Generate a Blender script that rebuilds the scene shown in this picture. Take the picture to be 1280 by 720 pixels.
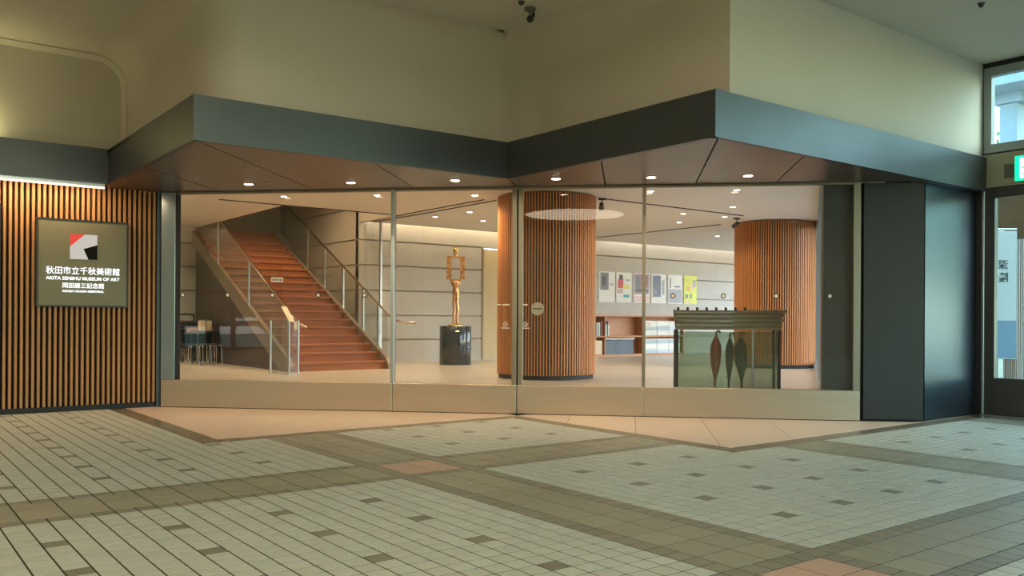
import bpy, bmesh, math, random
from mathutils import Vector, Matrix
random.seed(7)
SC = bpy.context.scene
COL = SC.collection
for _o in list(bpy.data.objects):
    bpy.data.objects.remove(_o)

# ------------------------------------------------------------------ camera
# world axes: U (x) and W (y) run along the building grid, z up, metres
TH, ROLL, EYE, FPX = 0.6516, 0.005615, 0.9634, 1080.25
cam = bpy.data.cameras.new('camera')
cam.sensor_width = 36
cam.lens = FPX / 1280 * 36
cam.shift_y = 39.04 / 1280
cam.clip_start = 0.05
cam.clip_end = 400
cob = bpy.data.objects.new('camera', cam)
COL.objects.link(cob)
F = Vector((math.sin(TH), math.cos(TH), 0)); R = Vector((math.cos(TH), -math.sin(TH), 0)); UP = Vector((0, 0, 1))
cx = R * math.cos(ROLL) + UP * math.sin(ROLL)
cy = -R * math.sin(ROLL) + UP * math.cos(ROLL)
cob.matrix_world = Matrix(((cx.x, cy.x, -F.x, 0), (cx.y, cy.y, -F.y, 0), (cx.z, cy.z, -F.z, EYE), (0, 0, 0, 1)))
SC.camera = cob

# ------------------------------------------------------------------ world, exposure
wd = bpy.data.worlds.new('sky'); SC.world = wd; wd.use_nodes = True
wn = wd.node_tree.nodes; wl = wd.node_tree.links
sky = wn.new('ShaderNodeTexSky'); sky.sky_type = 'NISHITA'; sky.sun_disc = False
sky.sun_elevation = math.radians(38); sky.sun_rotation = math.radians(140)
sky.dust_density = 1.0; sky.air_density = 1.0; sky.ozone_density = 2.0
tint = wn.new('ShaderNodeMix'); tint.data_type = 'RGBA'; tint.blend_type = 'MULTIPLY'; tint.inputs[0].default_value = 1
tint.inputs[7].default_value = (0.96, 1.0, 1.10, 1)
wl.new(sky.outputs[0], tint.inputs[6]); wl.new(tint.outputs[2], wn['Background'].inputs[0])
wn['Background'].inputs[1].default_value = 0.76
SC.view_settings.view_transform = 'Standard'
SC.view_settings.look = 'None'
SC.view_settings.gamma = 1
SC.view_settings.exposure = 0.66
SC.cycles.max_bounces = 8
SC.cycles.diffuse_bounces = 4
SC.cycles.glossy_bounces = 4
SC.cycles.transparent_max_bounces = 16
SC.cycles.caustics_reflective = False
SC.cycles.caustics_refractive = False
SC.cycles.sample_clamp_indirect = 4

WARM = (1.0, 0.70, 0.42); NEUT = (1.0, 0.86, 0.70); DAY = (0.74, 0.90, 1.0)


def lamp(kind, name, loc, power, color, direction=(0, 0, -1), size=0.1, size_y=None, spot=110, blend=0.6):
    l = bpy.data.lights.new(name, kind); l.energy = power; l.color = color
    if kind == 'SPOT':
        l.spot_size = math.radians(spot); l.spot_blend = blend; l.shadow_soft_size = size
    elif kind == 'AREA':
        l.size = size
        if size_y: l.shape = 'RECTANGLE'; l.size_y = size_y
    else:
        l.shadow_soft_size = size
    o = bpy.data.objects.new(name, l); COL.objects.link(o); o.location = loc
    o.rotation_euler = Vector(direction).to_track_quat('-Z', 'Y').to_euler()
    return o


# daylight portals of the hall glazing on the right
def portal(loc, direction, sx, sy):
    o = lamp('AREA', 'daylight_portal', loc, 1, (1, 1, 1), direction, sx, sy)
    o.data.cycles.is_portal = True
    return o


portal((9.34, -1.9, 1.9), (-1, 0, 0), 12.0, 3.6)
portal((-6.04, 5.85, 1.2), (1, 0, 0), 2.2, 2.0)
portal((5.0, -8.04, 1.8), (0, 1, 0), 7.0, 3.0)  # portal of the added rear glazing

# ------------------------------------------------------------------ materials
MATS = {}


def S(r, g, b):
    f = lambda c: (c / 255 / 12.92) if c / 255 <= 0.04045 else ((c / 255 + 0.055) / 1.055) ** 2.4
    return (f(r), f(g), f(b))


def mat(name, col, rough=0.5, metal=0.0, var=0.0, noise=0.0, nscale=8.0, stretch=(1, 1, 1), bump=0.0, bscale=40.0,
        emit=None, estr=0.0, rvar=0.0, spec=0.5, aniso=0.0, coat=0.0):
    m = bpy.data.materials.new(name); m.use_nodes = True
    n = m.node_tree.nodes; l = m.node_tree.links; b = n['Principled BSDF']
    b.inputs['Base Color'].default_value = (*col, 1)
    b.inputs['Roughness'].default_value = rough
    b.inputs['Metallic'].default_value = metal
    b.inputs['Specular IOR Level'].default_value = spec
    b.inputs['Anisotropic'].default_value = aniso
    b.inputs['Coat Weight'].default_value = coat
    if emit:
        b.inputs['Emission Color'].default_value = (*emit, 1); b.inputs['Emission Strength'].default_value = estr
    tc = n.new('ShaderNodeTexCoord'); mp = n.new('ShaderNodeMapping'); mp.inputs['Scale'].default_value = stretch
    l.new(tc.outputs['Object'], mp.inputs[0])
    if var or noise:
        hs = n.new('ShaderNodeHueSaturation'); hs.inputs['Color'].default_value = (*col, 1)
        val = None
        if noise:
            nz = n.new('ShaderNodeTexNoise'); nz.inputs['Scale'].default_value = nscale; nz.inputs['Detail'].default_value = 4
            l.new(mp.outputs[0], nz.inputs['Vector'])
            mr = n.new('ShaderNodeMapRange'); mr.inputs['From Min'].default_value = 0.25; mr.inputs['From Max'].default_value = 0.75
            mr.inputs['To Min'].default_value = 1 - noise; mr.inputs['To Max'].default_value = 1 + noise
            l.new(nz.outputs[0], mr.inputs[0]); val = mr.outputs[0]
            if rvar:
                m2 = n.new('ShaderNodeMapRange'); m2.inputs['To Min'].default_value = rough - rvar; m2.inputs['To Max'].default_value = rough + rvar
                l.new(nz.outputs[0], m2.inputs[0]); l.new(m2.outputs[0], b.inputs['Roughness'])
        if var:
            g = n.new('ShaderNodeNewGeometry'); oi = n.new('ShaderNodeObjectInfo')
            ad = n.new('ShaderNodeMath'); ad.operation = 'ADD'; l.new(g.outputs['Random Per Island'], ad.inputs[0]); l.new(oi.outputs['Random'], ad.inputs[1])
            fr = n.new('ShaderNodeMath'); fr.operation = 'FRACT'; l.new(ad.outputs[0], fr.inputs[0])
            mr = n.new('ShaderNodeMapRange'); mr.inputs['To Min'].default_value = 1 - var; mr.inputs['To Max'].default_value = 1 + var
            l.new(fr.outputs[0], mr.inputs[0])
            if val is None: val = mr.outputs[0]
            else:
                mu = n.new('ShaderNodeMath'); mu.operation = 'MULTIPLY'; l.new(val, mu.inputs[0]); l.new(mr.outputs[0], mu.inputs[1]); val = mu.outputs[0]
        l.new(val, hs.inputs['Value']); l.new(hs.outputs[0], b.inputs['Base Color'])
    if bump:
        nb = n.new('ShaderNodeTexNoise'); nb.inputs['Scale'].default_value = bscale; nb.inputs['Detail'].default_value = 3
        l.new(mp.outputs[0], nb.inputs['Vector'])
        bp = n.new('ShaderNodeBump'); bp.inputs['Strength'].default_value = bump; bp.inputs['Distance'].default_value = 0.01
        l.new(nb.outputs[0], bp.inputs['Height']); l.new(bp.outputs[0], b.inputs['Normal'])
    MATS[name] = m
    return m


def glass(name, tint, base=0.045, rough=0.0, body=0.0, body_col=(0.3, 0.5, 0.4)):
    m = bpy.data.materials.new(name); m.use_nodes = True
    n = m.node_tree.nodes; l = m.node_tree.links; n.clear()
    out = n.new('ShaderNodeOutputMaterial'); tr = n.new('ShaderNodeBsdfTransparent'); gl = n.new('ShaderNodeBsdfGlossy')
    tr.inputs[0].default_value = (*tint, 1); gl.inputs['Roughness'].default_value = rough
    lw = n.new('ShaderNodeLayerWeight'); lw.inputs['Blend'].default_value = 0.5
    pw = n.new('ShaderNodeMath'); pw.operation = 'POWER'; pw.inputs[1].default_value = 5
    mr = n.new('ShaderNodeMapRange'); mr.inputs['To Min'].default_value = base; mr.inputs['To Max'].default_value = 1
    l.new(lw.outputs['Facing'], pw.inputs[0]); l.new(pw.outputs[0], mr.inputs[0])
    mx = n.new('ShaderNodeMixShader'); l.new(mr.outputs[0], mx.inputs[0])
    if body:
        df = n.new('ShaderNodeBsdfDiffuse'); df.inputs[0].default_value = (*body_col, 1)
        m0 = n.new('ShaderNodeMixShader'); m0.inputs[0].default_value = body
        l.new(tr.outputs[0], m0.inputs[1]); l.new(df.outputs[0], m0.inputs[2]); l.new(m0.outputs[0], mx.inputs[1])
    else:
        l.new(tr.outputs[0], mx.inputs[1])
    l.new(gl.outputs[0], mx.inputs[2]); l.new(mx.outputs[0], out.inputs[0])
    MATS[name] = m
    return m


def emis(name, col, st):
    return mat(name, (0.02, 0.02, 0.02), 0.5, emit=col, estr=st)


mat('hall_wall', S(204, 196, 178), 0.75, noise=0.03, nscale=1.5)
mat('hall_ceiling', S(206, 200, 184), 0.8, noise=0.03, nscale=1.5)
mat('grey_metal', (0.095, 0.104, 0.108), 0.38, 0.75, noise=0.04, nscale=3, rvar=0.05)
mat('panel_metal', (0.07, 0.10, 0.135), 0.30, 0.85, noise=0.04, nscale=3, rvar=0.04)
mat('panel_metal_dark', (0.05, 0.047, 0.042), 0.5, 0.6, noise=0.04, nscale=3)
mat('soffit_metal', (0.20, 0.165, 0.145), 0.36, 0.7, noise=0.05, nscale=2, rvar=0.04)
mat('joint_black', (0.012, 0.012, 0.012), 0.7)
mat('rail_steel', (0.56, 0.47, 0.36), 0.36, 0.85, noise=0.05, nscale=6, stretch=(0.3, 0.3, 6), rvar=0.05)
mat('frame_steel', (0.50, 0.54, 0.56), 0.3, 0.9, noise=0.04, nscale=4)
mat('frame_bronze', (0.33, 0.29, 0.22), 0.35, 0.8)
mat('post_glass', (0.26, 0.32, 0.34), 0.2, 0.6, noise=0.05, nscale=2)
mat('tile_pale', S(198, 200, 184), 0.42, var=0.05, noise=0.05, nscale=25, bump=0.03, bscale=120)
mat('tile_accent', S(136, 134, 112), 0.45, var=0.08, noise=0.08, nscale=25, bump=0.03, bscale=120)
mat('tile_band', S(144, 139, 118), 0.42, var=0.10, noise=0.07, nscale=20, bump=0.03, bscale=120)
mat('slab_band', S(160, 156, 132), 0.40, var=0.07, noise=0.07, nscale=20, bump=0.03, bscale=120)
mat('slab_pink', S(206, 170, 146), 0.40, var=0.05, noise=0.07, nscale=20, bump=0.03, bscale=120)
mat('grout', S(64, 64, 48), 0.85)
mat('stone_cream', S(226, 202, 180), 0.38, var=0.03, noise=0.04, nscale=30, bump=0.02, bscale=150)
mat('stone_strip', S(132, 120, 100), 0.25, var=0.05, noise=0.08, nscale=25)
mat('slat_wood', S(176, 124, 74), 0.5, var=0.10, noise=0.10, nscale=6, stretch=(8, 8, 0.6))
mat('column_wood', S(198, 128, 70), 0.45, var=0.06, noise=0.08, nscale=5, stretch=(8, 8, 0.6))
mat('slat_backing', (0.02, 0.012, 0.008), 0.8)
mat('stair_wood', S(150, 88, 44), 0.42, var=0.06, noise=0.12, nscale=3, stretch=(0.7, 6, 6))
mat('shelf_wood', S(190, 128, 84), 0.45, noise=0.08, nscale=3, stretch=(0.7, 6, 6))
mat('inner_wall', S(182, 176, 164), 0.55, var=0.02, noise=0.03, nscale=2)
mat('inner_gap', S(158, 150, 136), 0.8)
mat('inner_ceiling', S(236, 230, 218), 0.7)
mat('inner_floor', S(188, 172, 146), 0.28, var=0.04, noise=0.05, nscale=4)
mat('beige_door', S(206, 186, 144), 0.6)
mat('dark_side', S(66, 52, 44), 0.4, noise=0.05)
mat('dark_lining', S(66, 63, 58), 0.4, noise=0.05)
mat('stringer', S(134, 116, 98), 0.4, 0.4)
mat('chrome', (0.7, 0.69, 0.67), 0.15, 1.0)
mat('brass_tube', (0.62, 0.47, 0.32), 0.2, 1.0)
mat('black_stone', (0.018, 0.022, 0.026), 0.12, noise=0.3, nscale=12, spec=0.6)
mat('bronze_fig', (0.72, 0.38, 0.16), 0.28, 0.95, noise=0.12, nscale=14, rvar=0.08, bump=0.05, bscale=30)
mat('gold_fig', (0.90, 0.62, 0.25), 0.22, 1.0, noise=0.08, nscale=14)
mat('black', (0.015, 0.015, 0.016), 0.45)
mat('dark_metal', (0.05, 0.05, 0.052), 0.4, 0.6)
mat('black_fabric', (0.02, 0.02, 0.022), 0.8, bump=0.1)
mat('red_fabric', S(205, 24, 44), 0.6, noise=0.2, nscale=8, stretch=(4, 4, .5))
mat('white_paper', S(232, 230, 224), 0.6)
mat('cream_card', S(226, 206, 168), 0.6)
mat('tag_pink', S(190, 130, 104), 0.6)
mat('sign_face', S(112, 106, 78), 0.45, noise=0.04, nscale=2)
emis('sign_white', (0.92, 0.97, 1.0), 1.3)
emis('sign_grey', (0.75, 0.70, 0.62), 0.45)
emis('sign_red', (0.62, 0.02, 0.012), 0.75)
mat('sign_black', (0.008, 0.008, 0.008), 0.8, spec=0.1)
emis('led', (1.0, 0.80, 0.55), 1.6)
emis('lamp_disc', (1.0, 0.78, 0.55), 14.0)
emis('lamp_disc_inner', (1.0, 0.90, 0.78), 7.0)
emis('oculus', (1.0, 0.84, 0.62), 4.2)
emis('exit_green', (0.0, 0.75, 0.36), 1.1)
emis('exit_white', (0.95, 1.0, 0.97), 1.3)
mat('plate_cream', S(170, 166, 142), 0.6)
mat('plate_grille', S(112, 112, 98), 0.7)
mat('alu', S(150, 158, 154), 0.4, 0.3)
mat('door_metal', (0.085, 0.09, 0.085), 0.38, 0.6)
mat('foliage', S(150, 196, 104), 0.6, var=0.35, noise=0.2)
mat('foliage_pale', S(128, 160, 84), 0.6, var=0.3, noise=0.2)
mat('bark', S(90, 72, 54), 0.8, noise=0.2)
mat('pale_concrete', S(176, 188, 196), 0.7, noise=0.05)
mat('outdoor_paving', S(160, 158, 150), 0.8, noise=0.05)
mat('lawn', S(74, 98, 52), 0.9, noise=0.2)
mat('oak_beam', S(150, 112, 72), 0.6, noise=0.1)
mat('banner_pale', S(188, 196, 196), 0.6)
mat('banner_blue', S(110, 140, 164), 0.6)
mat('banner_orange', S(196, 122, 62), 0.6)
mat('ink', (0.02, 0.02, 0.02), 0.6)
mat('decal', S(226, 220, 206), 0.5)
mat('decal_grey', S(160, 152, 134), 0.5)
glass('hall_glass', (0.80, 0.93, 0.86), 0.04)
glass('clear_glass', (0.95, 0.965, 0.955), 0.035)
glass('front_glass', (0.955, 0.965, 0.95), 0.030)
glass('green_glass', (0.84, 0.90, 0.85), 0.05, body=0.14, body_col=S(150, 158, 132))
mat('stand_metal', S(128, 130, 110), 0.4, 0.3)
glass('rail_glass', (0.90, 0.93, 0.91), 0.04, body=0.03, body_col=(0.6, 0.65, 0.6))
for k, c in {'book_white': (222, 220, 212), 'book_pale_blue': (186, 200, 206), 'book_slate': (92, 108, 120), 'book_dark': (48, 46, 48),
             'book_red': (150, 48, 44), 'book_cream': (222, 200, 164), 'book_green': (96, 112, 88), 'book_peach': (214, 156, 120)}.items():
    mat(k, S(*c), 0.6, noise=0.03, var=0.14)
for k, c in {'print_photo': (126, 130, 142), 'print_red': (206, 78, 80), 'print_black': (84, 80, 86), 'print_yellow': (232, 214, 120), 'print_teal': (84, 168, 170),
             'print_brown': (140, 96, 84), 'print_mauve': (160, 138, 150), 'print_blue': (112, 126, 150), 'print_grey': (172, 174, 180),
             'print_lime': (222, 226, 96), 'print_orange': (236, 168, 96), 'print_pink': (232, 196, 190)}.items():
    mat(k, S(*c), 0.55, noise=0.12, nscale=20)


# ------------------------------------------------------------------ mesh helpers
class MB:
    def __init__(s): s.v = []; s.f = []; s.m = []; s.sm = []

    def add(s, vs, fs, mi=0, smooth=False):
        o = len(s.v); s.v += [tuple(p) for p in vs]
        for f in fs:
            s.f.append([o + i for i in f]); s.m.append(mi); s.sm.append(smooth)
        return s

    def box(s, x0, x1, y0, y1, z0, z1, mi=0, c=0.0):
        if x0 > x1: x0, x1 = x1, x0
        if y0 > y1: y0, y1 = y1, y0
        if z0 > z1: z0, z1 = z1, z0
        if c <= 0 or min(x1 - x0, y1 - y0, z1 - z0) < 2.2 * c:
            v = [(x, y, z) for z in (z0, z1) for y in (y0, y1) for x in (x0, x1)]
            return s.add(v, [(0, 2, 3, 1), (4, 5, 7, 6), (0, 1, 5, 4), (2, 6, 7, 3), (0, 4, 6, 2), (1, 3, 7, 5)], mi)
        bm = bmesh.new(); bmesh.ops.create_cube(bm, size=1)
        for v in bm.verts: v.co = Vector(((x0 + x1) / 2 + v.co.x * (x1 - x0), (y0 + y1) / 2 + v.co.y * (y1 - y0), (z0 + z1) / 2 + v.co.z * (z1 - z0)))
        bmesh.ops.bevel(bm, geom=bm.edges[:], offset=c, segments=1, affect='EDGES')
        bm.verts.index_update()
        s.add([v.co[:] for v in bm.verts], [[v.index for v in f.verts] for f in bm.faces], mi); bm.free()
        return s

    def prism(s, poly, z0, z1, mi=0):
        n = len(poly); v = [(x, y, z0) for x, y in poly] + [(x, y, z1) for x, y in poly]
        a = sum(poly[i][0] * poly[(i + 1) % n][1] - poly[(i + 1) % n][0] * poly[i][1] for i in range(n))
        idx = list(range(n))
        if a < 0: idx.reverse()
        fs = [[idx[n - 1 - i] for i in range(n)], [i + n for i in idx]]
        for i in range(n):
            p, q = idx[i], idx[(i + 1) % n]; fs.append((p, q, q + n, p + n))
        return s.add(v, fs, mi)

    def prism_x(s, poly, x0, x1, mi=0):   # poly in (y, z)
        n = len(poly); v = [(x0, y, z) for y, z in poly] + [(x1, y, z) for y, z in poly]
        a = sum(poly[i][0] * poly[(i + 1) % n][1] - poly[(i + 1) % n][0] * poly[i][1] for i in range(n))
        idx = list(range(n))
        if a < 0: idx.reverse()
        fs = [[idx[n - 1 - i] for i in range(n)], [i + n for i in idx]]
        for i in range(n):
            p, q = idx[i], idx[(i + 1) % n]; fs.append((p, q, q + n, p + n))
        return s.add(v, fs, mi)

    def lathe(s, prof, cx=0, cy=0, seg=32, mi=0, smooth=True, caps=True):
        v = []; fs = []
        for r, z in prof:
            for k in range(seg):
                a = 2 * math.pi * k / seg; v.append((cx + r * math.cos(a), cy + r * math.sin(a), z))
        for i in range(len(prof) - 1):
            for k in range(seg):
                k2 = (k + 1) % seg; fs.append((i * seg + k, i * seg + k2, (i + 1) * seg + k2, (i + 1) * seg + k))
        s.add(v, fs, mi, smooth)
        if not caps: return s
        s.add(v[:seg], [list(range(seg))[::-1]], mi); s.add(v[-seg:], [list(range(seg))], mi)
        return s

    def tube(s, pts, r, seg=8, mi=0, caps=True):
        pts = [Vector(p) for p in pts]; rs = r if isinstance(r, (list, tuple)) else [r] * len(pts)
        t0 = (pts[1] - pts[0]).normalized()
        nrm = t0.orthogonal().normalized(); v = []; fs = []
        for i, p in enumerate(pts):
            if i == 0: t = t0
            elif i == len(pts) - 1: t = (pts[i] - pts[i - 1]).normalized()
            else: t = ((pts[i] - pts[i - 1]).normalized() + (pts[i + 1] - pts[i]).normalized()).normalized()
            nrm = (nrm - t * nrm.dot(t)).normalized(); bn = t.cross(nrm)
            for k in range(seg):
                a = 2 * math.pi * k / seg; v.append(p + (nrm * math.cos(a) + bn * math.sin(a)) * rs[i])
        for i in range(len(pts) - 1):
            for k in range(seg):
                k2 = (k + 1) % seg; fs.append((i * seg + k, i * seg + k2, (i + 1) * seg + k2, (i + 1) * seg + k))
        s.add(v, fs, mi, True)
        if caps:
            s.add(v[:seg], [list(range(seg))[::-1]], mi); s.add(v[-seg:], [list(range(seg))], mi)
        return s

    def quad(s, a, b, c, d, mi=0): return s.add([a, b, c, d], [(0, 1, 2, 3)], mi)

    def mesh(s, name, mats):
        me = bpy.data.meshes.new(name); me.from_pydata(s.v, [], s.f)
        for m in (mats if isinstance(mats, (list, tuple)) else [mats]): me.materials.append(MATS[m])
        me.polygons.foreach_set('material_index', s.m); me.polygons.foreach_set('use_smooth', s.sm)
        me.update(); return me

    def build(s, name, mats, parent=None, loc=(0, 0, 0)):
        return link(name, s.mesh(name, mats), parent, loc)


def link(name, me, parent=None, loc=(0, 0, 0)):
    o = bpy.data.objects.new(name, me); COL.objects.link(o); o.location = loc
    if parent: o.parent = parent
    return o


def tag(o, label, cat, group=None, kind=None):
    o['label'] = label; o['category'] = cat
    if group: o['group'] = group
    if kind: o['kind'] = kind
    return o


def thing(name, label, cat, loc=(0, 0, 0), rz=0, group=None, kind=None):
    o = bpy.data.objects.new(name, None); COL.objects.link(o); o.location = loc; o.rotation_euler = (0, 0, rz)
    o.empty_display_size = 0.1
    return tag(o, label, cat, group, kind)


def dup(root, loc, rz=0, label=None):
    r = root.copy(); COL.objects.link(r); r.location = loc; r.rotation_euler = (0, 0, rz)
    if label: r['label'] = label
    for ch in list(root.children):
        c = ch.copy(); COL.objects.link(c); c.parent = r
        for g in ch.children:
            d = g.copy(); COL.objects.link(d); d.parent = c
    return r


def text_mb(body, size, bold=0.0, depth=0.004, align='CENTER', width=None):
    cu = bpy.data.curves.new('lettering', 'FONT'); cu.body = body; cu.size = size; cu.align_x = align; cu.extrude = depth / 2; cu.offset = bold
    cu.resolution_u = 3
    o = bpy.data.objects.new('lettering', cu); COL.objects.link(o)
    bpy.context.view_layer.update()
    me = bpy.data.meshes.new_from_object(o.evaluated_get(bpy.context.evaluated_depsgraph_get()))
    vs = [v.co.copy() for v in me.vertices]; fs = [list(p.vertices) for p in me.polygons]
    bpy.data.objects.remove(o)
    if vs:
        x0 = min(v.x for v in vs); x1 = max(v.x for v in vs)
        k = (width / (x1 - x0)) if width else 1.0
        vs = [Vector(((v.x - (x0 + x1) / 2) * k, v.y, v.z)) for v in vs]
    return vs, fs


ORD = ['first', 'second', 'third', 'fourth', 'fifth', 'sixth', 'seventh', 'eighth', 'ninth', 'tenth', 'eleventh', 'twelfth', 'thirteenth', 'fourteenth', 'fifteenth', 'sixteenth', 'seventeenth', 'eighteenth', 'nineteenth', 'twentieth']

# ================================================================== HALL SHELL
ZC = 3.63; ZS = 2.306; ZF = 2.655


def structure(name, label, cat): return thing(name, label, cat, kind='structure')


# upper walls over the canopy: plan path with rounded corners, coved top
def arc(c, r, a0, a1, n=6):
    return [(c[0] + r * math.cos(math.radians(a0 + (a1 - a0) * i / n)), c[1] + r * math.sin(math.radians(a0 + (a1 - a0) * i / n))) for i in range(n + 1)]


def wall_strip(path, z0, zc, radii, insets):
    """vertical wall that curves into the ceiling; insets point into the room, radii are per point"""
    m = MB(); v = []; fs = []; rows = 8
    for i in range(rows + 1):
        for (x, y), (nx, ny), rc in zip(path, insets, radii):
            if i == 0: d, z = 0, z0
            else:
                a = math.radians(90 * (i - 1) / (rows - 1)); d, z = rc - rc * math.cos(a), zc - rc + rc * math.sin(a)
            v.append((x + nx * d, y + ny * d, z))
    n = len(path)
    for i in range(rows):
        for k in range(n - 1): fs.append((i * n + k, i * n + k + 1, (i + 1) * n + k + 1, (i + 1) * n + k))
    m.add(v, fs, 0, True)
    return m


m = MB(); m.box(-6.0, 2.26, 9.60, 9.66, ZF - .02, ZC)
# small splayed edge that runs round the recess and catches the light
_pf = [(2.25, ZF, -1, 0), (2.25, ZC - .30, -1, 0)] + [(1.95 + .30 * math.cos(math.radians(a)), ZC - .30 + .30 * math.sin(math.radians(a)), -math.cos(math.radians(a)), -math.sin(math.radians(a))) for a in range(10, 91, 10)] + [(-6.0, ZC, 0, -1)]
_v = []
for (u, z, nu, nz) in _pf: _v += [(u + nu * .004, 9.545, z + nz * .004), (u + nu * .05, 9.599, z + nz * .05)]
m.add(_v, [(2 * k, 2 * k + 1, 2 * k + 3, 2 * k + 2) for k in range(len(_pf) - 1)])
tag(m.build('wall_front_left', 'hall_wall'), 'olive-beige plastered wall above the slat wall at the left', 'wall', kind='structure')
p, n, rr = [], [], []
for w in (9.62, 9.0, 8.2, 7.4): p.append((2.25, w)); n.append((-1, 0)); rr.append(.30)
for a in range(0, 91, 10):
    ar = math.radians(a); p.append((2.60 - 0.35 * math.cos(ar), 7.20 - 0.35 * math.sin(ar))); n.append((-math.cos(ar), -math.sin(ar))); rr.append(.30)
for u in (3.2, 3.9, 4.5, 4.9): p.append((u, 6.85)); n.append((0, -1)); rr.append(.30 + .2 * (u - 3.2) / 2)
p.append((5.22, 6.85)); n.append((-1, -1)); rr.append(.50)
for w in (6.4, 5.9, 5.2, 4.6, 4.172): p.append((5.22, w)); n.append((-1, 0)); rr.append(.12 + .38 * (w - 4.17) / 2.68)
wall_bays = wall_strip(p, ZF - 0.02, ZC, rr, n).build('wall_front', 'hall_wall')
tag(wall_bays, 'olive-beige plastered wall over the left and middle canopy bays', 'wall', kind='structure')
m = MB(); m.quad((5.22, 4.17, ZF - .02), (9.3, 4.17, ZF - .02), (9.3, 4.17, ZC), (5.22, 4.17, ZC))
m.prism([(5.25, 4.18), (9.3, 4.18), (9.3, 4.3), (5.25, 4.3)], ZF - .02, ZC)
tag(m.build('wall_front_right', 'hall_wall'), 'pale grey-green wall over the right end of the canopy', 'wall', kind='structure')
m = MB(); m.box(-6.2, 9.5, -8.2, 9.8, ZC + .002, ZC + .15)
ceil = tag(m.build('ceiling', 'hall_ceiling'), 'plain plastered ceiling of the passage', 'ceiling', kind='structure')
m = MB(); m.box(-6.2, 1.5, -8.2, -8.0, 0, ZC); m.box(8.5, 9.5, -8.2, -8.0, 0, ZC); m.box(1.5, 8.5, -8.2, -8.0, 3.3, ZC); m.box(1.5, 8.5, -8.2, -8.0, 0, .3)
tag(m.build('wall_rear', 'hall_wall'), 'plain rear wall of the passage', 'wall', kind='structure')
# left hall wall with the window that shows as a reflection in the museum glass
m = MB(); m.box(-6.2, -6.0, -8.0, 4.75, 0, ZC); m.box(-6.2, -6.0, 6.95, 9.8, 0, ZC); m.box(-6.2, -6.0, 4.75, 6.95, 0, 0.25); m.box(-6.2, -6.0, 4.75, 6.95, 2.15, ZC)
tag(m.build('wall_left', 'hall_wall'), 'far left end wall of the passage with a gridded window', 'wall', kind='structure')
w6 = structure('added_rear_window', 'added glazed band in the unseen rear wall, admits extra daylight', 'window')  # glazing added in the unseen rear wall to daylight the walls facing it
m = MB()
for u in (1.5, 2.88, 4.26, 5.64, 7.02, 8.42): m.box(u, u + .08, -8.14, -8.06, .3, 3.3)
m.box(1.5, 8.5, -8.14, -8.06, .3, .38); m.box(1.5, 8.5, -8.14, -8.06, 3.22, 3.3)
m.build('window_frame', 'alu', w6); MB().box(1.5, 8.5, -8.11, -8.10, .38, 3.22).build('pane', 'hall_glass', w6)
w4 = structure('window_4', 'gridded window at the far left end of the passage', 'window')
m = MB(); m.box(-6.15, -6.05, 4.75, 6.95, 0.25, 0.33); m.box(-6.15, -6.05, 4.75, 6.95, 2.07, 2.15)
for w in (4.75, 5.8, 6.87): m.box(-6.15, -6.05, w, w + .08, 0.33, 2.07)
for z in (0.78, 1.45): m.box(-6.14, -6.06, 4.83, 6.87, z, z + .12)
m.build('window_frame', 'dark_metal', w4)

# ------------------------------------------------------------------ slat wall at left
sw = structure('wall_slatted', 'vertical timber slat wall left of the museum glass', 'wall')
m = MB(); m.box(-6.0, 2.60, 9.79, 9.95, 0, 2.50); m.build('backing', 'slat_backing', sw)
m = MB(); m.box(-6.0, 2.62, 9.72, 9.79, 0, 0.055); m.build('skirting', 'joint_black', sw)
me = MB().box(-.0125, .0125, -.0325, .0325, 0, 2.26, 0, .002).mesh('slat', 'slat_wood')
k = 0
u = 2.575
while u > 0.2:
    link('slat', me, sw, (u, 9.757, 0.055)); u -= 0.05
m = MB(); m.box(2.595, 2.66, 9.70, 9.80, 0, 2.306); m.build('end_trim', 'dark_metal', sw)

# LED line over the slats
led = thing('linear_light', 'thin glowing light line along the canopy edge over the slat wall', 'light', (0, 9.47, 2.272))
MB().box(-2.0, 2.02, -.012, .012, -.012, .004).build('diffuser', 'led', led)
MB().box(-2.0, 2.02, -.02, .02, .004, .034).build('housing', 'frame_steel', led)
lamp('AREA', 'slat_wash', (0.6, 9.52, 2.285), 20, WARM, (0, 0.22, -1), 2.8, 0.03)

# ================================================================== CANOPY
cp = thing('entrance_canopy', 'grey metal zigzag canopy over the glass museum entrance', 'canopy', (0, 0, 0))
out = [(-6.0, 9.40), (2.04, 9.40), (2.04, 6.66), (4.97, 6.60), (5.0, 4.12), (9.28, 4.12)]
FT = 0.05


def fascia(a, b, inner, mname='grey_metal'):
    ax, ay = a; bx, by = b; d = Vector((bx - ax, by - ay, 0)).normalized(); nrm = Vector((-d.y, d.x, 0)) * inner * FT
    m = MB(); m.prism([(ax, ay), (bx, by), (bx + nrm.x, by + nrm.y), (ax + nrm.x, ay + nrm.y)], ZS, ZF)
    return m.build('fascia', mname, cp)


for i in range(5): fascia(out[i], out[i + 1], 1)
# top cover
m = MB()
top = [(-6.0, 9.42), (2.02, 9.42), (2.06, 6.68), (4.99, 6.62), (5.02, 4.14), (9.28, 4.14), (9.28, 4.4), (5.4, 4.4), (5.4, 7.0), (2.4, 7.0), (2.4, 9.78), (-6, 9.78)]
bmv = [(x, y, ZF - .03) for x, y in top]
m.add(bmv, [list(range(len(bmv)))[::-1]]); m.build('top_cover', 'grey_metal', cp)
# soffit panels: strips perpendicular to the glass, cut to the canopy outline
SQ = 2 ** .5


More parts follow.
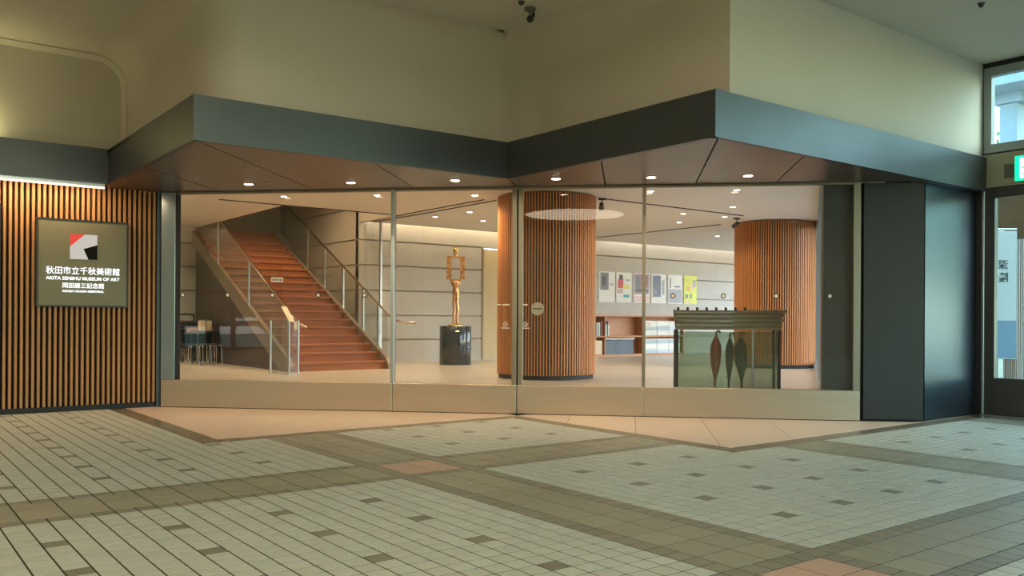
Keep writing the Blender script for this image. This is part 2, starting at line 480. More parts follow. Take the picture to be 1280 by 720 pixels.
def clip(poly, a, b, c):   # keep a*x+b*y<=c
    o = []
    for i in range(len(poly)):
        P, Q = poly[i], poly[(i + 1) % len(poly)]
        dp = a * P[0] + b * P[1] - c; dq = a * Q[0] + b * Q[1] - c
        if dp <= 0: o.append(P)
        if dp * dq < 0:
            t = dp / (dp - dq); o.append((P[0] + (Q[0] - P[0]) * t, P[1] + (Q[1] - P[1]) * t))
    return o


GK = 12.36
left_tri = [(2.06, 9.70), (2.06, 6.68), (5.02, 6.62), (5.20, 7.16), (2.66, 9.70)]
left_tri = [(2.06, 9.76), (2.06, 6.68), (5.0, 6.62), (5.74, 6.62), (2.60, 9.76)]
right_tri = [(5.02, 6.62), (5.02, 4.14), (9.26, 4.14), (9.26, 4.3), (8.06, 4.3), (5.74, 6.62)]
cuts = [-9, -6.1, -4.62, -3.1, -1.61, -0.33, 0.92, 2.0, 9]
jo = 0.006 * SQ
gz = MB()
for tri in (left_tri, right_tri):
    for i in range(len(cuts) - 1):
        pl = clip(tri, -1, 1, -(cuts[i] + jo)); pl = clip(pl, 1, -1, cuts[i + 1] - jo) if len(pl) > 2 else pl
        if len(pl) > 2 and abs(sum(pl[j][0] * pl[(j + 1) % len(pl)][1] - pl[(j + 1) % len(pl)][0] * pl[j][1] for j in range(len(pl)))) > 0.02:
            MB().prism(pl, ZS + .004, ZS + .03).build('soffit_panel', 'soffit_metal', cp)
m = MB(); m.prism([(-6.0, 9.45), (2.04, 9.45), (2.04, 9.78), (-6.0, 9.78)], ZS + .004 + .0, ZS + .03); m.build('soffit_panel', 'soffit_metal', cp)
m = MB(); m.add([(x, y, ZS + .04) for x, y in [(2.06, 9.8), (2.06, 6.7), (5.02, 6.64), (5.02, 4.14), (9.26, 4.14), (9.26, 4.4), (8.1, 4.4), (2.7, 9.8)]], [list(range(8))[::-1]])
m.build('soffit_void', 'joint_black', cp)

# downlights in the canopy
dl_pos = [(3.154, 8.504), (3.907, 7.76), (4.629, 6.99), (5.321, 6.30), (5.962, 5.67), (6.586, 5.043)]


def make_downlight(label, loc, group, disc, r):
    t = thing('downlight', label, 'light', loc, 0, group)
    MB().lathe([(r * 1.18, -.004), (r * 1.18, 0.001), (r, 0.001)], seg=24).build('trim_ring', 'frame_steel', t)
    MB().lathe([(r * .98, -.006), (r * .98, -.001)], seg=24).build('lens', disc, t)
    return t


d0 = None
for i, (u, w) in enumerate(dl_pos):
    lb = 'round warm downlight in the canopy soffit, %s from the left' % ORD[i]
    if d0 is None: d0 = make_downlight(lb, (u, w, ZS), 'canopy downlights', 'lamp_disc', 0.042)
    else: dup(d0, (u, w, ZS), 0, lb)
    lamp('SPOT', 'canopy_downlight', (u, w, ZS - .02), 26, WARM, size=0.04, spot=120, blend=0.9)
for i, (u, w) in enumerate([(3.30, 8.34), (6.40, 5.17)]):
    t = tag(MB().lathe([(.022, -.005), (.022, 0)], seg=16).build('ceiling_sensor', 'decal', None, (u, w, ZS)), 'small round sensor in the canopy soffit beside the %s downlight' % ('first' if i == 0 else 'sixth'), 'sensor')

# ================================================================== METAL WALL PANELS AT RIGHT
pr = structure('wall_metal_panel', 'dark grey metal wall panels right of the museum glass', 'wall')
m = MB(); m.prism([(7.80, 4.60), (8.225, 4.225), (8.29, 4.29), (7.86, 4.66)], 0.012, ZS); m.build('panel', 'panel_metal_dark', pr)
m = MB(); m.prism([(8.24, 4.222), (9.26, 4.222), (9.26, 4.30), (8.30, 4.30)], 0.012, ZS); m.build('panel', 'panel_metal', pr)
m = MB(); m.prism([(7.80, 4.64), (8.235, 4.25), (9.30, 4.24), (9.30, 4.36), (8.30, 4.36), (7.86, 4.72)], 0, ZS + .02); m.build('joint_backing', 'joint_black', pr)

# ================================================================== FLOOR
fl = thing('floor', 'tiled passage floor in pale squares and dark bands', 'floor', kind='structure')
MB().box(-6.2, 9.5, -8.2, 10.0, -0.12, -0.0022).build('grout_bed', 'grout', fl)
TU, TW = 3.237, 2.139
UB1, UB2, WB1, WB2 = 2.13, 5.12, 6.68, 4.03   # outline of the stone apron border


def free_rects(u0, u1, w0, w1):
    """cut a tile against the border: returns kept rectangle or None"""
    if u0 >= 9.28: return None
    u1 = min(u1, 9.28)
    # column ranges: U<UB1 -> W limit 9.72 ; UB1..UB2 -> WB1 ; >UB2 -> WB2
    um = (u0 + u1) / 2; wm = (w0 + w1) / 2
    if u1 > UB1 and u0 < UB1 and w1 > WB1:
        if wm > WB1: u1 = UB1
        else: w1 = WB1
    if u1 > UB2 and u0 < UB2 and w1 > WB2:
        if wm > WB2: u1 = UB2
        else: w1 = WB2
    um = (u0 + u1) / 2
    lim = 9.74 if um < UB1 else (WB1 if um < UB2 else WB2)
    if w0 >= lim - .012: return None
    w1 = min(w1, lim)
    if u1 - u0 < .015 or w1 - w0 < .015: return None
    return u0, u1, w0, w1


def visible(u, w):
    X = u * R.x + w * R.y; Y = u * F.x + w * F.y
    if Y < 2.6: return False
    return abs(X / Y) < 0.66


def dist(u, w): return math.hypot(u, w)


tiles = []
for i in range(-84, 61):
    for j in range(-40, 77):
        mi_, mj = i % 30, j % 30; su, sw_ = mi_ < 24, mj < 24 or j >= 54
        kind = None; size = 1
        if su and sw_:
            kind = 'tile_accent' if (mi_ % 5 == 4 and mj % 5 == 4) else 'tile_pale'
        elif su or sw_:
            b = (mj - 24) if su else (mi_ - 24); a = mi_ if su else mj
            if b in (0, 5): kind = 'tile_band'
            elif (b - 1) % 2 == 0 and a % 2 == 0: kind = 'slab_band'; size = 2
        else:
            bu, bw = mi_ - 24, mj - 24
            if bu in (0, 5) or bw in (0, 5): kind = 'tile_band'
            elif (bu - 1) % 2 == 0 and (bw - 1) % 2 == 0: kind = 'slab_pink'; size = 2
        if not kind: continue
        u0 = TU + .1 * i; w0 = TW + .1 * j
        r = free_rects(u0, u0 + .1 * size, w0, w0 + .1 * size)
        if not r: continue
        uc, wc = (r[0] + r[1]) / 2, (r[2] + r[3]) / 2
        near = -1.5 < uc < 9.3 and -1.5 < wc
        if not near: continue
        tiles.append((kind, r, dist(uc, wc), visible(uc, wc), size))
NAMES = {'tile_pale': 'pale_tile', 'tile_accent': 'dark_accent_tile', 'tile_band': 'band_tile', 'slab_band': 'band_slab', 'slab_pink': 'pink_slab'}
GAP = 0.0042
cache = {}


def tile_vf(r):
    u0, u1, w0, w1 = r; g = GAP; c = .0007
    a = [(u0 + g, w0 + g), (u1 - g, w0 + g), (u1 - g, w1 - g), (u0 + g, w1 - g)]
    b = [(u0 + g + c, w0 + g + c), (u1 - g - c, w0 + g + c), (u1 - g - c, w1 - g - c), (u0 + g + c, w1 - g - c)]
    v = [(x, y, -.0028) for x, y in a] + [(x, y, -.0006) for x, y in a] + [(x, y, 0) for x, y in b]
    f = [(8, 9, 10, 11)] + [(k, (k + 1) % 4, 4 + (k + 1) % 4, 4 + k) for k in range(4)] + [(4 + k, 4 + (k + 1) % 4, 8 + (k + 1) % 4, 8 + k) for k in range(4)]
    return v, f


for kd, nm in NAMES.items():
    lst = sorted([t for t in tiles if t[0] == kd], key=lambda t: (not t[3], t[2] / (t[4])))
    full = 0
    rest = MB()
    for t in lst:
        kd_, r, d, vis, size = t
        if full < 290 and vis:
            key = (kd, round(r[1] - r[0], 3), round(r[3] - r[2], 3))
            if key not in cache:
                v, f = tile_vf((0, r[1] - r[0], 0, r[3] - r[2])); cache[key] = MB().add(v, f).mesh(nm, kd)
            link(nm, cache[key], fl, (r[0], r[2], 0)); full += 1
        else:
            v, f = tile_vf(r); rest.add(v, f)
    if rest.v:
        o = rest.build(nm + '_field', kd, fl); o['kind'] = 'stuff'
# plain tiled ground beyond the view
MB().box(-6.2, -1.5, -8.2, 9.74, -.002, -.0005).build('far_paving', 'tile_pale', fl)
MB().box(-1.5, 9.3, -8.2, -1.5, -.002, -.0005).build('rear_paving', 'tile_pale', fl)
# border strips (dark stone)
BW = 0.165
segs = [(UB1, UB1 + BW, WB1 + BW, 9.70), (UB1, UB1 + BW, WB1, WB1 + BW), (UB1 + BW, UB2, WB1, WB1 + BW), (UB2, UB2 + BW, WB2 + BW, WB1 + BW), (UB2, UB2 + BW, WB2, WB2 + BW), (UB2 + BW, 9.28, WB2, WB2 + BW)]
for (a, b, c, d) in segs:
    L = b - a if b - a > d - c else d - c; nn = max(1, int(round(L / .6)))
    for k in range(nn):
        if b - a > d - c: rr = (a + (b - a) * k / nn, a + (b - a) * (k + 1) / nn, c, d)
        else: rr = (a, b, c + (d - c) * k / nn, c + (d - c) * (k + 1) / nn)
        v, f = tile_vf(rr); MB().add(v, f).build('border_stone', 'stone_strip', fl)
# cream apron slabs cut perpendicular to the glass
l_ap = [(UB1 + BW, 9.75), (UB1 + BW, WB1 + BW), (12.30 - WB1 - BW, WB1 + BW), (2.55, 9.75)]
r_ap = [(UB2 + BW, 12.30 - UB2 - BW), (UB2 + BW, WB2 + BW), (12.30 - WB2 - BW, WB2 + BW)]
r_ap2 = [(12.30 - WB2 - BW, WB2 + BW), (9.28, WB2 + BW), (9.28, 4.24), (8.06, 4.24)]
for tri in (l_ap, r_ap):
    q = -8.0
    while q < 4.6:
        pl = clip(tri, -1, 1, -(q + .003)); pl = clip(pl, 1, -1, q + .9 - .003) if len(pl) > 2 else []
        if len(pl) > 2 and abs(sum(pl[j][0] * pl[(j + 1) % len(pl)][1] - pl[(j + 1) % len(pl)][0] * pl[j][1] for j in range(len(pl)))) > 0.01:
            MB().prism(pl, -.004, 0).build('apron_slab', 'stone_cream', fl)
        q += .9
MB().prism(r_ap2, -.004, -.0002).build('apron_slab', 'slab_band', fl)
# museum floor
iu = 2.66
ifl = thing('museum_floor', 'polished beige stone floor inside the museum', 'floor', kind='structure')
MB().prism([(2.5, 9.90), (8.0, 4.40), (9.2, 5.4), (25.4, 16.2), (25.4, 21.2), (2.5, 21.2)], -0.12, -0.003).build('floor_bed', 'inner_gap', ifl)
area = [(2.60, 9.80), (7.86, 4.56), (8.45, 5.3), (25.3, 16.6), (25.3, 16.7), (2.6, 16.7)]
area2 = [(2.6, 16.7), (8.55, 16.7), (8.55, 20.1), (2.6, 20.1)]
for ar_ in (area, area2):
    for a in range(2, 26, 1):
        for b in range(4, 21, 1):
            u0 = a * 1.2 - 1.2; w0 = b * 1.2
            pl = ar_
            for (A, B, C_) in ((-1, 0, -(u0 + .002)), (1, 0, u0 + 1.198), (0, -1, -(w0 + .002)), (0, 1, w0 + 1.198)):
                pl = clip(pl, A, B, C_) if len(pl) > 2 else []
            if len(pl) > 2: MB().prism(pl, -.003, 0).build('floor_slab', 'inner_floor', ifl)

# ================================================================== MUSEUM SHELL
# back wall with horizontal boards, gaps at .50 1.03 1.57 2.12 2.65
ZB = [0.0, 0.50, 1.035, 1.575, 2.12, 2.655, 3.34]


def boarded(name, label, axis, pos, a0, a1, thick, zs, width=2.6, out=-1, mname='inner_wall'):
    st = structure(name, label, 'wall')
    n = max(1, int(round((a1 - a0) / width)))
    for i in range(n):
        x0 = a0 + (a1 - a0) * i / n + .001; x1 = a0 + (a1 - a0) * (i + 1) / n - .001
        for k in range(len(zs) - 1):
            z0 = zs[k] + (.016 if k else 0); z1 = zs[k + 1] - .016
            m = MB()
            if axis == 'W': m.box(x0, x1, pos, pos + thick, z0, z1)
            else: m.box(pos, pos + thick, x0, x1, z0, z1)
            m.build('wall_board', mname, st)
    m = MB()
    if axis == 'W': m.box(a0, a1, pos + .035, pos + .16, zs[0], zs[-1])
    else: m.box(pos + .035, pos + .16, a0, a1, zs[0], zs[-1])
    m.build('wall_backing', 'inner_gap', st)
    return st


boarded('wall_museum_back', 'pale boarded back wall of the museum behind the bronze figure', 'W', 16.70, 8.61, 11.82, .03, ZB, 1.6)
boarded('wall_museum_back_right', 'pale boarded museum wall with the row of posters', 'W', 16.70, 12.95, 25.3, .03, ZB, 2.6)
d4 = structure('door_4', 'tall plain beige door beside the wooden column', 'door')
m = MB(); m.box(11.90, 12.90, 16.72, 16.78, 0.01, 2.62, 0, .004); m.build('door_leaf', 'beige_door', d4)
m = MB(); m.box(11.82, 11.88, 16.69, 16.80, 0, 2.655); m.box(12.91, 12.95, 16.69, 16.80, 0, 2.655); m.build('door_frame', 'stringer', d4)
m = MB(); m.box(11.82, 12.95, 16.70, 16.85, 2.655, 3.34); m.build('door_head', 'inner_wall', d4)
boarded('wall_stair_side', 'pale boarded wall rising beside the stair', 'U', 8.61, 16.73, 21.1, .03, ZB + [3.9, 4.5, 5.9], 4.0)
boarded('wall_museum_left_back', 'pale boarded wall left of the stair', 'W', 20.10, 2.6, 6.3, .03, ZB, 1.8)
m = MB(); m.box(2.50, 2.60, 9.80, 20.2, 0, 3.4); tag(m.build('wall_museum_left', 'inner_wall'), 'plain left wall inside the museum', 'wall', kind='structure')
m = MB(); m.box(6.12, 8.7, 21.0, 21.1, 2.9, 5.9); m.box(6.12, 6.24, 15.0, 21.1, 3.02, 5.9); m.box(6.12, 8.70, 14.9, 15.0, 3.02, 5.9); m.box(8.61, 8.70, 15.0, 16.73, 3.02, 5.9)
m.box(6.12, 8.7, 20.36, 21.1, 2.86, 3.0); m.box(6.25, 8.7, 20.36, 20.5, 0, 2.9); m.box(6.1, 8.7, 14.9, 21.1, 5.9, 6.0)
tag(m.build('wall_stairwell', 'inner_wall'), 'plain walls of the stairwell above the ceiling opening', 'wall', kind='structure')
# ceiling of the museum
def cpoly(m, pts, z, t=.05): m.prism(pts, z, z + t)
mc = thing('museum_ceiling', 'pale flat museum ceiling with dark track slots', 'ceiling', kind='structure')
m = MB()
cpoly(m, [(2.5, 9.98), (2.5, 10.61), (8.19, 4.36), (8.0, 4.40)], 3.0)
m = MB()
m.prism([(2.5, 9.96), (8.1, 4.36), (8.6, 4.36), (25.5, 16.2), (25.5, 16.3), (8.70, 16.3), (8.70, 14.95), (2.5, 14.95)], 3.0, 3.05)
m.prism([(2.5, 14.95), (6.18, 14.95), (6.18, 19.8), (2.5, 19.8)], 3.0, 3.05)
m.box(8.7, 25.5, 16.28, 16.90, 3.34, 3.40); m.box(8.7, 25.5, 16.28, 16.33, 3.0, 3.36)
m.box(2.5, 6.2, 19.78, 20.2, 3.34, 3.40); m.box(2.5, 6.2, 19.78, 19.83, 3.0, 3.36)
m.build('ceiling_board', 'inner_ceiling', mc)
# track slots
for nm, (a, b, c, d) in {'1': (8.73, 8.77, 11.95, 16.28), '2': (9.9, 13.7, 10.59, 10.63), '3': (14.60, 14.64, 11.9, 16.28), '4': (8.52, 8.55, 12.0, 14.9), '5': (5.0, 8.52, 14.86, 14.90)}.items():
    MB().box(a, b, c, d, 2.988, 3.002).build('light_track', 'black', mc)
# header over the glass and closing pieces
m = MB(); m.prism([(2.62, 9.80), (7.95, 4.47), (8.02, 4.54), (2.69, 9.87)], ZS + .0, 3.02)
m.box(2.45, 2.7, 9.78, 9.9, 2.3, 3.1)
tag(m.build('wall_glass_header', 'inner_ceiling'), 'plain header above the museum glass', 'wall', kind='structure')

# right glazed museum wall (daylight) : from (8.4,5.45) to (25.2,16.6)
A0 = Vector((8.40, 5.45, 0)); A1 = Vector((25.25, 16.62, 0)); dA = (A1 - A0); LA = dA.length; angA = math.atan2(dA.y, dA.x)
w5 = thing('window_5', 'long glazed wall on the right side of the museum room', 'window', A0[:], angA, kind='structure')
m = MB(); m.box(0, 1.2, -.1, 0, 0, 3.0); m.build('solid_panel', 'inner_wall', w5)
m = MB(); m.box(1.2, LA, -.1, 0, 0, .12); m.box(1.2, LA, -.1, 0, 2.85, 3.0)
k = 1.2
while k < LA: m.box(k, k + .06, -.1, 0, .12, 2.85); k += 1.9
m.build('window_frame', 'alu', w5)
MB().box(1.26, LA - .02, -.06, -.05, .12, 2.85).build('pane', 'clear_glass', w5)
pp = A0 + dA * .53
o = portal((pp.x, pp.y, 1.5), (-math.sin(angA), math.cos(angA), 0), LA - 1.4, 2.7); o.rotation_euler = (math.radians(90), 0, angA + math.pi)
m = MB(); m.prism([(7.86, 4.70), (8.30, 4.36), (8.5, 4.36), (8.5, 5.45), (8.40, 5.45)], 0, 3.02)
tag(m.build('wall_museum_right', 'dark_side'), 'dark wall end at the right end of the museum glass', 'wall', kind='structure')
# ================================================================== GLASS FRONT  (local x along the glass, y into the museum)
GO = (2.68, 9.68, 0); GA = -math.pi / 4


def gthing(name, label, cat, kind='structure'): return thing(name, label, cat, GO, GA, kind=kind)


def rail(parent, s0, s1):
    MB().box(s0 + .004, s1 - .004, -.04, .04, 0.004, .294, 0, .003).build('bottom_rail', 'rail_steel', parent)


def pane(parent, s0, s1, z1=2.296): return MB().box(s0, s1, -.006, .006, .290, z1).build('pane', 'front_glass', parent)


def dots(parent, ss, z=1.205):
    for s in ss:
        a = MB(); n = 20
        for r, mi, yy in ((.026, 1, -.009), (.017, 0, -.0105)):
            a.add([(s + r * math.cos(2 * math.pi * k / n), yy, z + r * math.sin(2 * math.pi * k / n)) for k in range(n)] + [(s + r * math.cos(2 * math.pi * k / n), yy + .0015, z + r * math.sin(2 * math.pi * k / n)) for k in range(n)],
                  [list(range(n))] + [(k, k + n, (k + 1) % n + n, (k + 1) % n) for k in range(n)], mi)
        a.build('safety_sticker', ['decal', 'dark_metal'], parent)


wl1 = gthing('window_1', 'large fixed glass pane left of the sliding doors', 'window')
MB().box(-.03, .13, -.04, .05, .294, 2.306, 0, .003).build('end_post', 'post_glass', wl1)
MB().box(.131, .155, -.03, .03, .294, 2.306).build('edge_seal', 'joint_black', wl1)
rail(wl1, -.03, 2.53); g1 = pane(wl1, .155, 2.52); MB().box(2.505, 2.545, -.035, .035, .294, 2.306, 0, .002).build('mullion', 'frame_steel', wl1)
MB().box(-.03, 2.53, -.03, .03, 2.285, 2.306).build('top_rail', 'frame_bronze', wl1)
dots(g1, [.204, .713, 1.214, 1.717, 2.22])
dr1 = gthing('door_1', 'left leaf of the sliding glass entrance doors', 'door')
rail(dr1, 2.53, 3.83); g3 = pane(dr1, 2.55, 3.80); MB().box(3.775, 3.822, -.03, .03, .294, 2.30, 0, .002).build('stile', 'frame_bronze', dr1)
MB().box(2.53, 3.83, -.03, .03, 2.285, 2.306).build('top_rail', 'frame_bronze', dr1)
dr2 = gthing('door_2', 'right leaf of the sliding glass entrance doors', 'door')
rail(dr2, 3.83, 5.10); g4 = pane(dr2, 3.86, 5.08); MB().box(3.838, 3.885, -.03, .03, .294, 2.30, 0, .002).build('stile', 'frame_bronze', dr2)
MB().box(3.83, 5.10, -.03, .03, 2.285, 2.306).build('top_rail', 'frame_bronze', dr2)
MB().box(3.822, 3.838, -.01, .02, .004, 2.30).build('door_seal', 'joint_black', dr2)
wl2 = gthing('window_2', 'large fixed glass pane right of the sliding doors', 'window')
rail(wl2, 5.10, 7.17); g2 = pane(wl2, 5.12, 7.11); MB().box(5.085, 5.120, -.03, .03, .294, 2.306, 0, .002).build('mullion', 'frame_bronze', wl2)
MB().box(7.10, 7.165, -.04, .04, .294, 2.306, 0, .002).build('mullion', 'frame_bronze', wl2)
MB().box(5.10, 7.17, -.03, .03, 2.285, 2.306).build('top_rail', 'frame_bronze', wl2)
dots(g2, [5.387, 5.878, 6.383, 6.889])
# dark lining seen through the right end of the glass
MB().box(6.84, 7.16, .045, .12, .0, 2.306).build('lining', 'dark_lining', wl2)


def disc_xz(m, s, z, r, y, mi=0, n=28, t=.0015):
    m.add([(s + r * math.cos(2 * math.pi * k / n), y, z + r * math.sin(2 * math.pi * k / n)) for k in range(n)] + [(s + r * math.cos(2 * math.pi * k / n), y + t, z + r * math.sin(2 * math.pi * k / n)) for k in range(n)],
          [list(range(n)), list(range(n, 2 * n))[::-1]] + [(k, k + n, (k + 1) % n + n, (k + 1) % n) for k in range(n)], mi)


def door_text(parent, body, s, z, width, size=.035):
    vs, fs = text_mb(body, size, 0, .001, width=width)
    if vs: MB().add([(s + v.x, -.008 + 0 * v.z, z + v.y) for v in vs], fs).build('door_lettering', 'decal', parent)


# automatic door marks (round sticker, door icons and lines of small print)
m = MB(); disc_xz(m, 4.035, 1.071, .066, -.0095, 0); m.box(3.985, 4.085, -.0105, -.009, 1.066, 1.076, 1); m.build('round_sticker', ['decal_grey', 'dark_metal'], g4)
for par, s in ((g3, 3.69), (g4, 3.875)):
    m = MB(); m.box(s - .07, s - .03, -.009, -.008, 1.106, 1.117); m.box(s - .015, s + .06, -.009, -.008, 1.104, 1.118); m.build('door_lettering', 'decal', par)
for par, s in ((g3, 3.708), (g4, 3.913), (g2, 5.147)):
    m = MB()
    for k in range(16):
        a0 = 2 * math.pi * k / 16; a1 = 2 * math.pi * (k + 1) / 16
        m.add([(s + r_ * math.cos(a_), -.0085, .912 + r_ * math.sin(a_)) for r_, a_ in ((.024, a0), (.024, a1), (.017, a1), (.017, a0))], [(0, 1, 2, 3)])
    m.box(s - .006, s + .006, -.009, -.008, .905, .918); m.box(s - .045, s + .045, -.009, -.008, .868, .878)
    m.build('door_icon', 'decal', par)
for par, s in ((dr1, 3.70), (dr2, 3.97)):
    m = MB(); m.box(s - .012, s + .012, -.045, -.04, .10, .13); m.build('floor_lock', 'frame_steel', par)

# ================================================================== COLUMNS
def column(cu, cw, label):
    t = thing('slatted_column', label, 'column', (cu, cw, 0), 0, 'slatted columns inside the museum')
    MB().lathe([(.803, .07), (.803, 2.985)], seg=64).build('core', 'slat_backing', t)
    MB().lathe([(.79, 0.001), (.79, .07)], seg=64).build('plinth_ring', 'joint_black', t)
    return t


cme = MB().box(.802, .82, -.0120, .0120, .07, 2.985, 0, .002).mesh('slat', 'column_wood')
for cu, cw, lb in ((9.206, 11.127, 'large round timber-slatted column behind the entrance doors'), (15.34, 11.055, 'round timber-slatted column behind the green umbrella stand')):
    t = column(cu, cw, lb)
    NS = 106
    for k in range(NS):
        o = link('slat', cme, t); o.rotation_euler = (0, 0, 2 * math.pi * k / NS)

# ================================================================== STAIR
st = thing('staircase', 'orange timber staircase with glass balustrades rising to the upper floor', 'staircase', (6.2, 14.65, 0))
RI, TR = 0.158, 0.30; NST = 19
sme = None
for i in range(NST):
    y0 = i * TR; z = RI * (i + 1)
    if sme is None:
        m = MB(); m.box(.03, 1.92, -.025, TR + .02, -.035, 0, 0, .004); m.box(.03, 1.92, .0, .02, -RI, -.035)
        sme = m.mesh('step', 'stair_wood')
    link('step', sme, st, (0, y0, z))
e = NST * TR; H = NST * RI
for nm, x0, x1 in (('stringer', -.05, .03), ('stringer', 1.92, 1.99)):
    MB().prism_x([(-.12, 0), (-.12, .10), (-.02, .22), (e, H + .07), (e, H - .20), (.30, 0)], x0, x1).build(nm, 'stringer', st)
MB().prism_x([(.3, .0), (e - .4, H - .42), (e - .4, 0)], -.015, .015).build('under_stair_panel', 'dark_side', st)
MB().prism_x([(.5, .0), (e - .05, H - .42), (e - .05, 0)], 1.93, 1.96).build('under_stair_panel', 'dark_side', st)
sl = RI / TR
# balustrades
for x, mname in ((-.01, 'l'), (1.96, 'r')):
    bz = .10
    pts = [(-.25, .10 + .0), (-.25, .98), (e - .3, H - .02 + .80 + .10)]
    MB().prism_x([(-.02, .24), (-.02, 1.0), (e - .6, (e - .6) * sl + 1.03), (e - .6, (e - .6) * sl + .24)], x - .006, x + .006).build('balustrade_glass', 'rail_glass', st)
    hr = [(x, -.42, .90), (x, -.30, .93), (x, -.05, 1.03), (x, e - .3, (e - .3) * sl + 1.06)]
    if mname == 'l': hr = [(x + .1, -.50, .80), (x + .02, -.40, .85)] + hr[1:]
    else: hr = [(x + .35, -.50, .88), (x + .1, -.48, .89)] + hr[1:]
    MB().tube(hr, .021, 10).build('handrail', 'brass_tube', st)
for w in (15.05, 15.70, 16.60, 17.50, 18.40):
    y = w - 14.65
    MB().box(1.975, 2.005, y - .03, y + .03, y * sl + .02, y * sl + 1.04).build('baluster', 'frame_steel', st)
for w in (14.66, 16.6, 18.4):
    y = w - 14.65
    MB().box(-.045, -.02, y - .025, y + .025, y * sl + .12, y * sl + 1.03).build('baluster', 'frame_steel', st)
# notice hung across the stair
nt = thing('stair_notice', 'small white notice hanging on a cord across the stair', 'sign', (6.95, 17.1, 1.80))
MB().box(-.13, .13, -.006, .006, -.10, 0, 0, .002).build('board', 'white_paper', nt)
m = MB()
for k in range(4): m.box(-.11 + k * .055, -.07 + k * .055, -.0075, -.006, -.075, -.03)
m.build('print', 'print_blue', nt)
MB().tube([(-.74, 0, .05), (-.13, 0, 0), (.13, 0, 0), (1.2, 0, .06)], .006, 6).build('cord', 'black', nt)
# low glass screen and slanted reading stand at stair foot
gs = thing('glass_screen', 'low clear glass barrier panel at the foot of the stair', 'barrier', (5.66, 14.2, 0))
MB().box(0, .50, -.006, .006, .02, .90).build('pane', 'rail_glass', gs)
MB().box(-.012, .012, -.02, .02, 0, .92).build('post', 'frame_steel', gs); MB().box(.49, .51, -.02, .02, 0, .92).build('post', 'frame_steel', gs)
ls = thing('lectern_sign', 'slanted white sign on a slim post by the stair foot', 'sign', (5.93, 14.05, 0))
m = MB(); m.lathe([(.13, 0), (.13, .012)], seg=24); m.build('base', 'frame_steel', ls)
MB().tube([(0, 0, .01), (0, 0, .92)], .018, 10).build('post', 'frame_steel', ls)
m = MB(); m.prism_x([(-.06, .90), (.0, .885), (-.0, .90), (-.06, .915)], -.02, .02)
v = [(-.14, .02, 1.16), (-.04, .02, 1.16), (.08, -.05, .90), (-.02, -.05, .90)]
m = MB(); m.add(v + [(a, b + .015, c) for a, b, c in v], [(0, 3, 2, 1), (4, 5, 6, 7), (0, 1, 5, 4), (1, 2, 6, 5), (2, 3, 7, 6), (3, 0, 4, 7)]); m.build('board', 'cream_card', ls)
# steel edged glass partition right of stair
gp = thing('glass_partition', 'clear glass partition with a steel edge post right of the stair', 'partition', (8.75, 16.0, 0))
MB().box(-.02, .02, -.03, .03, 0, 3.0, 0, .003).build('post', 'frame_steel', gp)
MB().box(-.006, .006, .03, .70, .02, 2.98).build('pane', 'clear_glass', gp)
MB().box(-.045, -.02, -.02, .02, .95, 1.15).build('handle', 'chrome', gp)

# ================================================================== LEFT CORNER: stroller, stools, table, box
sr = thing('stroller', 'black folded stroller parked against the left museum wall', 'stroller', (5.84, 19.35, 0))
for s_ in (-.2, .2):
    MB().tube([(s_, -.25, .10), (s_, .05, .45), (s_, .25, .80), (s_, .22, .97)], .015, 8).build('side_frame', 'dark_metal', sr)
    MB().tube([(s_, .28, .10), (s_, .02, .50)], .014, 8).build('leg', 'dark_metal', sr)
    for y in (-.25, .28):
        m = MB(); n = 16
        m.tube([(s_ - .02, y, .09), (s_ + .02, y, .09)], .09, n); m.build('wheel', 'black', sr)
MB().tube([(-.2, .22, .95), (-.17, .22, 1.02), (0, .22, 1.04), (.17, .22, 1.02), (.2, .22, .95)], .02, 8).build('handle', 'black', sr)
m = MB(); m.add([(-.18, -.20, .36), (.18, -.20, .36), (.18, .12, .40), (-.18, .12, .40), (-.18, .24, .84), (.18, .24, .84), (-.18, -.2, .30), (.18, -.2, .30), (.18, .16, .34), (-.18, .16, .34), (.18, .28, .84), (-.18, .28, .84)],
                [(0, 1, 2, 3), (3, 2, 5, 4), (6, 9, 8, 7), (9, 11, 10, 8), (0, 6, 7, 1), (4, 5, 10, 11), (0, 3, 9, 6), (3, 4, 11, 9), (1, 7, 8, 2), (2, 8, 10, 5)]); m.build('seat', 'black_fabric', sr)
m = MB()
for k in range(7):
    a = math.radians(20 + k * 20); m.tube([(-.19, .22 - .28 * math.cos(a), .62 + .24 * math.sin(a)), (.19, .22 - .28 * math.cos(a), .62 + .24 * math.sin(a))], .035, 8)
m.build('hood', 'black_fabric', sr)
MB().box(-.11, .11, -.30, -.285, .64, .74, 0, .003).build('tag', 'tag_pink', sr)

tb = thing('counter_table', 'long black table against the dark under-stair panel', 'table', (5.92, 18.45, 0))
MB().box(-.24, .21, -.24, .24, .64, .68, 0, .006).build('table_top', 'dark_metal', tb)
for a in (-.21, .18):
    for b in (-.21, .21): MB().box(a - .02, a + .02, b - .02, b + .02, 0, .64).build('leg', 'dark_metal', tb)
MB().box(-.19, .16, -.22, -.20, .10, .12).build('foot_rail', 'dark_metal', tb)
MB().box(-.19, .16, .205, .22, .12, .64).build('back_panel', 'black', tb)
bx = thing('display_box', 'cream card box standing on the black table', 'box', (5.90, 18.40, .68))
MB().box(-.13, .11, -.10, .04, 0, .215, 0, .005).build('body', 'cream_card', bx)
MB().box(-.02, .0, -.102, -.098, .0, .215).build('seam', 'print_brown', bx)
rl = thing('paper_roll', 'short tan paper roll lying on the black table beside the cream box', 'roll', (6.06, 18.56, .68))
MB().tube([(-.01, 0, .04), (.05, .01, .04)], .04, 14).build('roll_body', 'tag_pink', rl)

